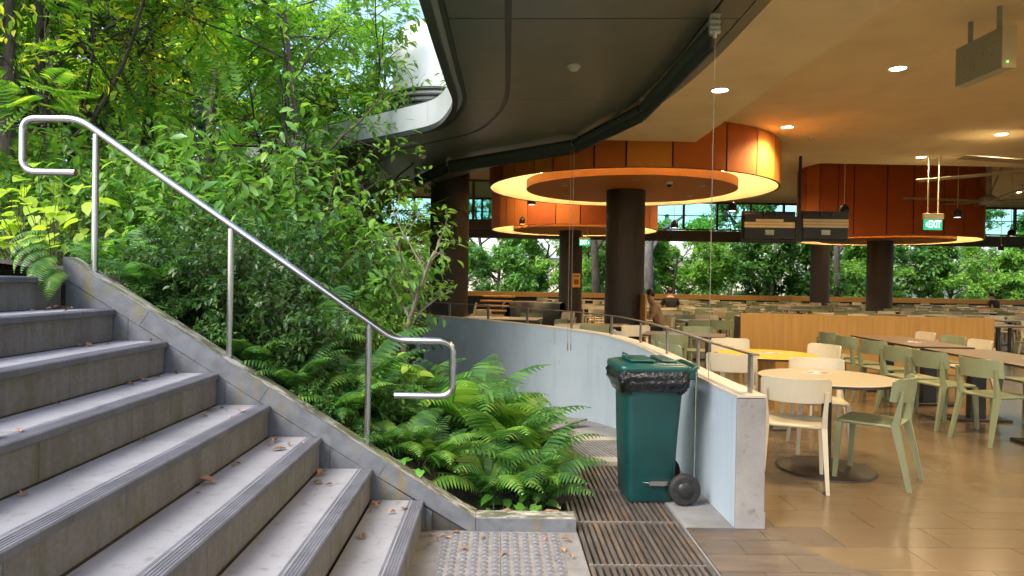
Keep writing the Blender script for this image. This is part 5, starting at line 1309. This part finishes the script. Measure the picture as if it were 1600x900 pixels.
# ferns
fl_ = [(-0.42, 4.42, 0.9, 16, 'fern nearest the lowest handrail post, behind the coping'), (-0.05, 4.42, 1.05, 18, 'lush fern at the corner where the coping meets the kerb'), (0.24, 4.50, 1.1, 19, 'lush fern arching over the right end of the kerb'),
       (0.08, 4.95, 1.45, 19, 'big fern behind the kerb, below the lower handrail loop'), (0.30, 5.05, 1.0, 16, 'fern spilling towards the drain grate'), (-0.30, 5.10, 1.45, 18, 'tall fern whose fronds show through the lower handrail loop'),
       (0.20, 5.85, 1.2, 15, 'fern with long fronds before the curved wall'), (-0.20, 6.2, 1.3, 15, 'fern behind the others before the wall foot'), (-0.75, 4.75, 0.95, 14, 'fern left of the lowest handrail post'), (-0.70, 5.6, 1.2, 14, 'tall fern behind the lowest handrail post'),
       (-1.92, 4.45, 0.95, 13, 'fern among weeds beside the upper coping'), (-1.60, 4.85, 0.8, 12, 'fern behind the upper coping'), (-2.15, 5.1, 1.0, 13, 'fern right of the top handrail post'), (-2.6, 4.6, 0.85, 12, 'fern left of the top handrail post'),
       (-1.75, 5.9, 1.1, 13, 'shaded fern under the glossy shrubs'), (-1.1, 5.9, 1.05, 13, 'shaded fern behind the hedge'), (-2.95, 5.6, 1.1, 13, 'fern under the handrail end loop'), (-2.2, 6.6, 1.2, 12, 'fern deep among the shrubs at left'), (-1.45, 5.25, 1.45, 14, 'large fern rising over the hedge at the middle post'), (-1.05, 5.15, 1.35, 14, 'large fern over the hedge halfway down the slope'), (-1.95, 5.45, 1.4, 14, 'large fern high on the slope under the rail'), (-0.95, 4.72, 1.1, 14, 'fern pushing out of the hedge above the lowest post'), (-0.15, 5.55, 1.6, 16, 'tallest fern, fronds before the wall inside the lower loop'), (-1.25, 4.24, 0.75, 12, 'small fern against the coping by the middle post'), (-0.95, 4.28, 0.85, 13, 'small fern against the coping halfway down'), (-1.5, 4.26, 0.7, 12, 'small fern above the middle post at the coping'), (-2.15, 4.28, 0.8, 13, 'small fern near the top of the coping'), (-0.62, 4.26, 0.85, 13, 'fern at the foot of the lowest post'), (0.30, 4.42, 0.75, 14, 'fern spilling over the right corner of the kerb'), (0.22, 5.6, 1.05, 14, 'tall fern at the path edge left of the bin'), (-0.45, 5.4, 1.25, 14, 'tall fern between the lower loop and the wall')]
for x, y, sc, nf, l in fl_: fern(x, y, sc*0.92, nf, l)
f0 = empty('fern_plant', (-2.50, 3.90, 1.66), 0, 'small fern hanging over the end of the top step', 'fern', 'sword ferns in the garden bed')
for k in range(9):
    a = -PI*0.62+(-0.5+0.14*k); inst('frond', FR[k % 6], f0, (0.004*k, 0.0, -0.025*k), (0.08*((k*7) % 5-2), 0.85+0.10*(k % 3), a), 0.42+0.05*(k % 3))

# heart leaved ground cover, each leaf its own piece
def heart_plant(x, y, n, L, leafm, label, spread=0.22, hmax=0.22, seed=1, name='heart_leaf_plant', group='heart leaved plants'):
    g = np.random.default_rng(seed); t = empty(name, (x, y, hs(x, y)), 0, label, 'plant', group); tubes = [[]]
    V, F = leafset([(0, 0, 0)], [(1, 0, 0)], [(0, 0, 1)], [1.0], [0.86], TH); me = np_mesh('leaf', V, F, leafm, True)
    for k in range(n):
        a = g.uniform(0, 2*PI); rr = spread*math.sqrt(g.random()); q = np.array([rr*math.cos(a), rr*math.sin(a), hmax*(0.25+0.75*g.random())*(1-0.45*rr/spread)])
        tubes[0].append(([np.array([q[0]*0.3, q[1]*0.3, -0.02]), np.array([q[0]*0.7, q[1]*0.7, q[2]*0.7]), q], [0.003, 0.0025, 0.002]))
        s = L*(0.65+0.6*g.random()); aa = a+g.normal(0, .6) if g.random() < 0.5 else -PI/2+g.normal(0, .9)
        inst('leaf', me, t, q, (g.normal(0, .25), 0.35+g.normal(0, .3), aa), s)
    inst('stems', tube_mesh(tubes, m_twig, (4,)), t)
for i, (x, y, n, l) in enumerate(((-0.12, 4.22, 13, 'heart leaved plant at the kink of the coping'), (0.02, 4.20, 13, 'heart leaved plant at the middle of the kerb'), (0.24, 4.28, 10, 'heart leaved plant at the right end of the kerb'), (0.40, 4.75, 12, 'heart leaved plant at the edge of the drain grate'), (-0.50, 4.22, 8, 'heart leaved plant just right of the lowest post'))):
    heart_plant(x, y, n, 0.085, L_heart, l, 0.20, 0.20, 40+i)
p = at(70, 330, Y=5.4)
for i, (dx, dy, n) in enumerate(((0, 0, 60), (-0.35, 0.25, 45), (0.22, -0.2, 26))):
    heart_plant(p.x+dx, 5.4+dy, n, 0.125, L_lime, ['tall lime leaved plant under the handrail end loop', 'lime leaved plant cut by the left picture edge', 'lime leaved plant just left of the top post'][i], 0.45, 1.0 if i < 2 else 0.75, 60+i, 'lime_leaf_plant', 'lime leaved plants')
heart_plant(-0.62, 4.9, 12, 0.11, L_lime, 'lime leaved sprig inside the lower handrail loop', 0.14, 0.75, 71, 'lime_leaf_plant', 'lime leaved plants')
heart_plant(-1.98, 4.35, 8, 0.09, L_lime, 'yellowish sprig beside the upper coping', 0.12, 0.22, 72, 'lime_leaf_plant', 'lime leaved plants')
# rosette of long dark leaves on the bank
p = at(235, 150, Y=9.2); g = np.random.default_rng(5); t = empty('rosette_plant', (p.x, 9.2, p.z-0.55), 0, 'rosette of broad dark leaves high among the trees at left', 'plant')
V, F = leafset([(0, 0, 0)], [(1, 0, 0)], [(0, 0, 1)], [1.0], [0.26], T4); me = np_mesh('leaf', V, F, L_shrub, True)
for k in range(34):
    a = k*2.4; el = 0.15+0.9*k/34; inst('leaf', me, t, (0, 0, 0.25+0.012*k), (0, -el+0.1, a), 0.62-0.006*k)
m = MB(); m.tube([(0, 0, -1.6), (0.03, 0, -0.6), (0, 0, 0.6)], [0.05, 0.045, 0.03], 8); m.build('stem', m_bark, t)
# red flower cluster in the hedge
p = at(346, 524, Y=4.42); g = np.random.default_rng(6); fl = empty('flower_cluster', tuple(p), 0, 'small cluster of red flowers in the hedge', 'flower')
P = g.normal(0, .016, (60, 3)); V, F = leafset(P, g.normal(0, 1, (60, 3)), g.normal(0, 1, (60, 3)), np.full(60, .018), np.full(60, .010), T2); o = inst('petals', np_mesh('petals', V, F, L_red), fl); o['kind'] = 'stuff'
m = MB(); m.tube([(0, 0, 0), (0.01, 0.03, -0.25)], 0.003, 4); m.build('stem', m_twig, fl)

# trees in the garden
p = at(486, 400, Y=8.0); SLEN.put(p.x, 8.0, hs(p.x, 8.0), 0.4, 1.0, 'slender dark trunked tree with airy light leaves, middle of the garden', 'tree', 'slender trees')
p = at(560, 400, Y=10.5); SLEN.put(p.x, 10.5, hs(p.x, 10.5), 2.6, 1.15, 'slender tree behind, near the canopy fascia', 'tree', 'slender trees')
p = at(420, 400, Y=9.6); SLEN.put(p.x, 9.6, hs(p.x, 9.6), 4.6, 1.1, 'slender tree left of the middle one, further back', 'tree', 'slender trees')
p = at(622, 560, Y=7.0); YOUNG.put(p.x, 7.0, hs(p.x, 7.0)-0.05, 0.6, 1.22, 'young tree with pale bare stems before the left column', 'tree')
for i, (px, Y, sc, rz, l) in enumerate(((10, 7.0, 0.92, 0.2, 'feathery tree hanging over the top left corner'), (160, 8.6, 0.95, 1.7, 'feathery tree behind the yellowing branches'), (330, 11.5, 1.2, 3.5, 'feathery tree above the handrail in the background'))):
    place(FEATH, px, Y, sc, rz, l, 'tree', 'feathery trees')
for i, (px, Y, sc, rz, l) in enumerate(((100, 7.6, 0.98, 2.2, 'tree with yellowing leaves at the top left'), (235, 9.0, 1.0, 0.3, 'second yellowing tree right of the corner'))):
    place(YELL, px, Y, sc, rz, l, 'tree', 'yellowing trees')
bgp = ((BG2, 20, 13.0, 1.0), (BG1, 150, 14.5, 1.05), (BG2, 230, 16.5, 0.9), (BG1, 380, 17.5, 0.7), (BG3, 520, 15.5, 1.0), (BG2, 470, 19.0, 0.72), (BG1, 450, 24.0, 0.85), (BG3, 370, 13.2, 0.5), (BG1, 20, 24.0, 1.2), (BG2, 330, 23.0, 1.0), (BG3, 150, 12.0, 0.5), (BG1, 310, 27, 1.1), (BG3, 100, 15.8, 0.9), (BG2, 250, 30.0, 1.2), (BG1, 545, 15.0, 0.42), (BG2, -120, 16.0, 1.2))
wh = ('at the far left edge', 'left of centre of the garden backdrop', 'behind the rosette plant', 'behind the handrail centre', 'right of the slender trunk', 'just left of the canopy fascia', 'behind the slender trees', 'low behind the slender trunk', 'far back at the left', 'far back beyond the feathery tree', 'low behind the glossy shrubs at left', 'far behind the rosette plant', 'light green behind the lime plant', 'highest and farthest above the garden', 'low below the canopy fascia', 'outside the left edge of the picture')
for i, (K, px, Y, sc) in enumerate(bgp):
    place(K, px, Y, sc, i*1.9, 'leafy background tree '+wh[i], 'tree', 'garden background trees')

# trees beyond the rear of the hall
g = random.Random(8)
LOW1 = make_tree(41, 5.0, 0.13, sp4((14, 7, 5), (66, 50, 42), (0.62, 0.5, 0.5), (0.04, 0.2, 0.2)), 22, 0.26, 0.14, T2, L_far2, m_bark, 'park_tree', jit=0.1)
LOW2 = make_tree(42, 5.5, 0.15, sp4((14, 7, 5), (64, 50, 42), (0.56, 0.5, 0.5), (0.05, 0.2, 0.2)), 22, 0.28, 0.13, T2, L_far, m_bark, 'park_tree', jit=0.1)
lw = ('first at the left behind the round column', 'second from the left, beyond the slatted bench', 'third from the left behind the rear column', 'right of the big column', 'behind the person in black', 'left of the hanging screens', 'below the left hanging screen', 'below the right hanging screen', 'left of the far slim column', 'right of the far slim column', 'between the two right columns', 'right of the right drum column', 'below the exit sign', 'behind the pendant at the right', 'near the right picture edge', 'cut by the right picture edge', 'far behind at the left', 'far behind at the middle', 'far behind at the right', 'far behind the right drum', 'far behind the big column')
for i in range(14):
    px = 700+i*71; Y = 36+g.uniform(0, 7); p = at(px, 440, Y=Y)
    [LOW1, LOW2, LOW1][i % 3].put(p.x, Y, -1.1, g.uniform(0, 6), g.uniform(0.85, 1.1), 'park tree beyond the open rear, '+lw[i], 'tree', 'trees beyond the hall')
for i in range(5):
    px = 760+i*190; Y = 50+g.uniform(0, 8); p = at(px, 440, Y=Y)
    [BG1, BG2][i % 2].put(p.x, Y, -1.1, g.uniform(0, 6), 1.25, 'tall park tree beyond the open rear, '+lw[16+i], 'tree', 'trees beyond the hall')
# two bare trunks seen behind the hall
for px0, px1, r_, mt, l in ((935, 925, 0.28, m_bark, 'dark leaning trunk seen between the rear column and the big column'), (1013, 1016, 0.34, m_barkg, 'pale grey trunk just right of the big column'), (1310, 1308, 0.22, m_bark, 'dark upright trunk right of the far slim column')):
    a, c = at(px0, 470, Y=34.5), at(px1, 330, Y=34.5)
    t = empty('bare_trunk_tree', (a.x, 34.5, -1.2), 0, l, 'tree', 'bare trunks beyond the hall')
    m = MB(); q = Vector((a.x, 34.5, -1.2)); d = c-a; P = [Vector((0, 0, 0)), Vector((d.x*.25, 0, 2.2)), Vector((d.x*.6, .1, 4.2)), Vector((d.x*1.1, .2, 7.5))]
    m.tube(smooth_line(P, 4), [r_*(1-0.045*k) for k in range(13)], 10); m.build('trunk', mt, t)
    m = MB(); m.tube([P[2], P[2]+Vector((0.8, 0.3, 1.2)), P[2]+Vector((1.9, .3, 2.0))], [r_*.5, r_*.35, r_*.15], 7); m.build('limb', mt, t)
# pale building far beyond
pb_ = empty('far_building', (9, 78, -1.2), 0, 'pale far building glimpsed through the trees', 'building')
m = MB(); m.box((0, 0, 2.6), (46, 9, 5.2)); m.build('wall', M('far_wall', (0.62, 0.55, 0.42), 0.8, 0.08, 0.5), pb_)
m = MB(); m.box((0, 0, 5.4), (47, 10, 0.4)); m.build('roof', m_alu, pb_)
mb = MB(); mb.box((0, 0, 0), (1.6, 0.1, 1.2)); mw = mb.mesh('window', M('far_glass', (0.05, 0.07, 0.08), 0.2, 0.1, 1))
for k in range(14):
    for q in range(2): inst('window', mw, pb_, (-20+3.1*k, -4.52, 1.4+2.2*q))

# ------------------------------------------------------------------ dry leaves on the steps
g = np.random.default_rng(77)
DL = []
for k in range(4):
    tv = T4[0].copy(); tv[:, 2] += 0.22*(np.abs(tv[:, 1])**1.5)*2+g.normal(0, .05, len(tv)); V, F = leafset([(-0.5, 0, 0.1)], [(1, 0, 0)], [(0, 0, 1)], [1.0], [0.5], (tv, T4[1])); V[:, 2] -= V[:, 2].min(); DL.append(np_mesh('dry_leaf', V, F, m_dry))
nth = ['lowest', 'second', 'third', 'fourth', 'fifth', 'sixth', 'seventh']
def dry(x, y, z, s, k, label, group):
    o = inst('fallen_leaf', DL[k % 4], None, (x, y, z+0.001), (g.normal(0, .12), g.normal(0, .12), g.uniform(0, 6.28)), (s, s, s*g.uniform(.6, 1.3))); tag(o, label, 'fallen leaf', group)
for k in range(7):
    L_ = []
    for j in range(9 if k < 5 else 6):
        xk = X0-TR*k; near = g.random() < 0.6
        x = xk-TR+0.03+abs(g.normal(0, .03)) if near else xk-TR*g.uniform(.15, .95)
        y = SY-0.05-abs(g.normal(0, .22)) if j < 5 else SY-g.uniform(0.3, 2.2)
        L_.append((y, x, g.uniform(.022, .05) if j % 3 else g.uniform(.05, .085), j))
    for i, (y, x, s_, j) in enumerate(sorted(L_, reverse=True)):
        dry(x, y, RI*(k+1), s_, j, '%s dry leaf from the side wall on the %s step from the bottom' % (ORD[i], nth[k]), 'dry leaves on the %s step' % nth[k])
for i, (px, py) in enumerate(sorted(((725, 860), (787, 868), (690, 838), (676, 836), (712, 834), (672, 850), (850, 845), (880, 860), (868, 876), (893, 872), (755, 842), (700, 841), (683, 844), (885, 846)))):
    q = at(px, py, Z=0.006); dry(q.x, q.y, 0.006, g.uniform(.03, .07), px, '%s dry leaf from the left on the paving below the kerb' % ORD[i], 'dry leaves on the paving')
for i, (x, y) in enumerate(((-0.2, 4.13), (-0.06, 4.09), (0.05, 4.10), (0.12, 4.08), (0.20, 4.12), (0.33, 4.10))):
    dry(x, y, h_soil(x, y)+0.03, g.uniform(.10, .20), int(x*50), '%s large curled dry leaf from the left under the ferns behind the kerb' % ORD[i], 'dry leaves behind the kerb')
# more low growth right behind the coping
for i, (px, Y) in enumerate(((225, 4.16), (270, 4.18), (520, 4.16), (560, 4.18), (600, 4.20), (340, 4.16), (420, 4.16), (480, 4.16))):
    place(LOWW, px, Y, 0.30+0.05*(i % 3), i*0.9, 'low weedy shrub squeezed against the coping '+('below the top post', 'above the middle post', 'above the lowest post', 'just left of the lowest post', 'just right of the lowest post', 'left of the middle post', 'right of the middle post', 'halfway along the hedge foot')[i], 'shrub', 'low weedy shrubs')
# small pieces belong to the part that carries them
SUB = {'bulb_disc': 'lamp_shade', 'lens': 'trim_ring', 'lettering': 'sign_panel', 'arrow': 'sign_panel', 'disc_spot': 'ceiling_disc', 'led_strip': 'ceiling_disc', 'label_strip': 'rear_cover', 'mount_plate': 'rear_cover',
       'cable_loop': 'rear_cover', 'bottom_bar': 'fabric_fold', 'top_edge': 'table_top', 'screw': 'case', 'status_light': 'end_plate', 'stay_wire': 'motor', 'edge_trim': 'edge_lip', 'skirting': 'pier_face', 'eyes': 'body', 'face_features': 'body'}
for o in list(bpy.data.objects):
    want = SUB.get(o.name.split('.')[0])
    if want and o.parent:
        for s in o.parent.children:
            if s.name.split('.')[0] == want and s.location.length < 1e-6: o.parent = s; break
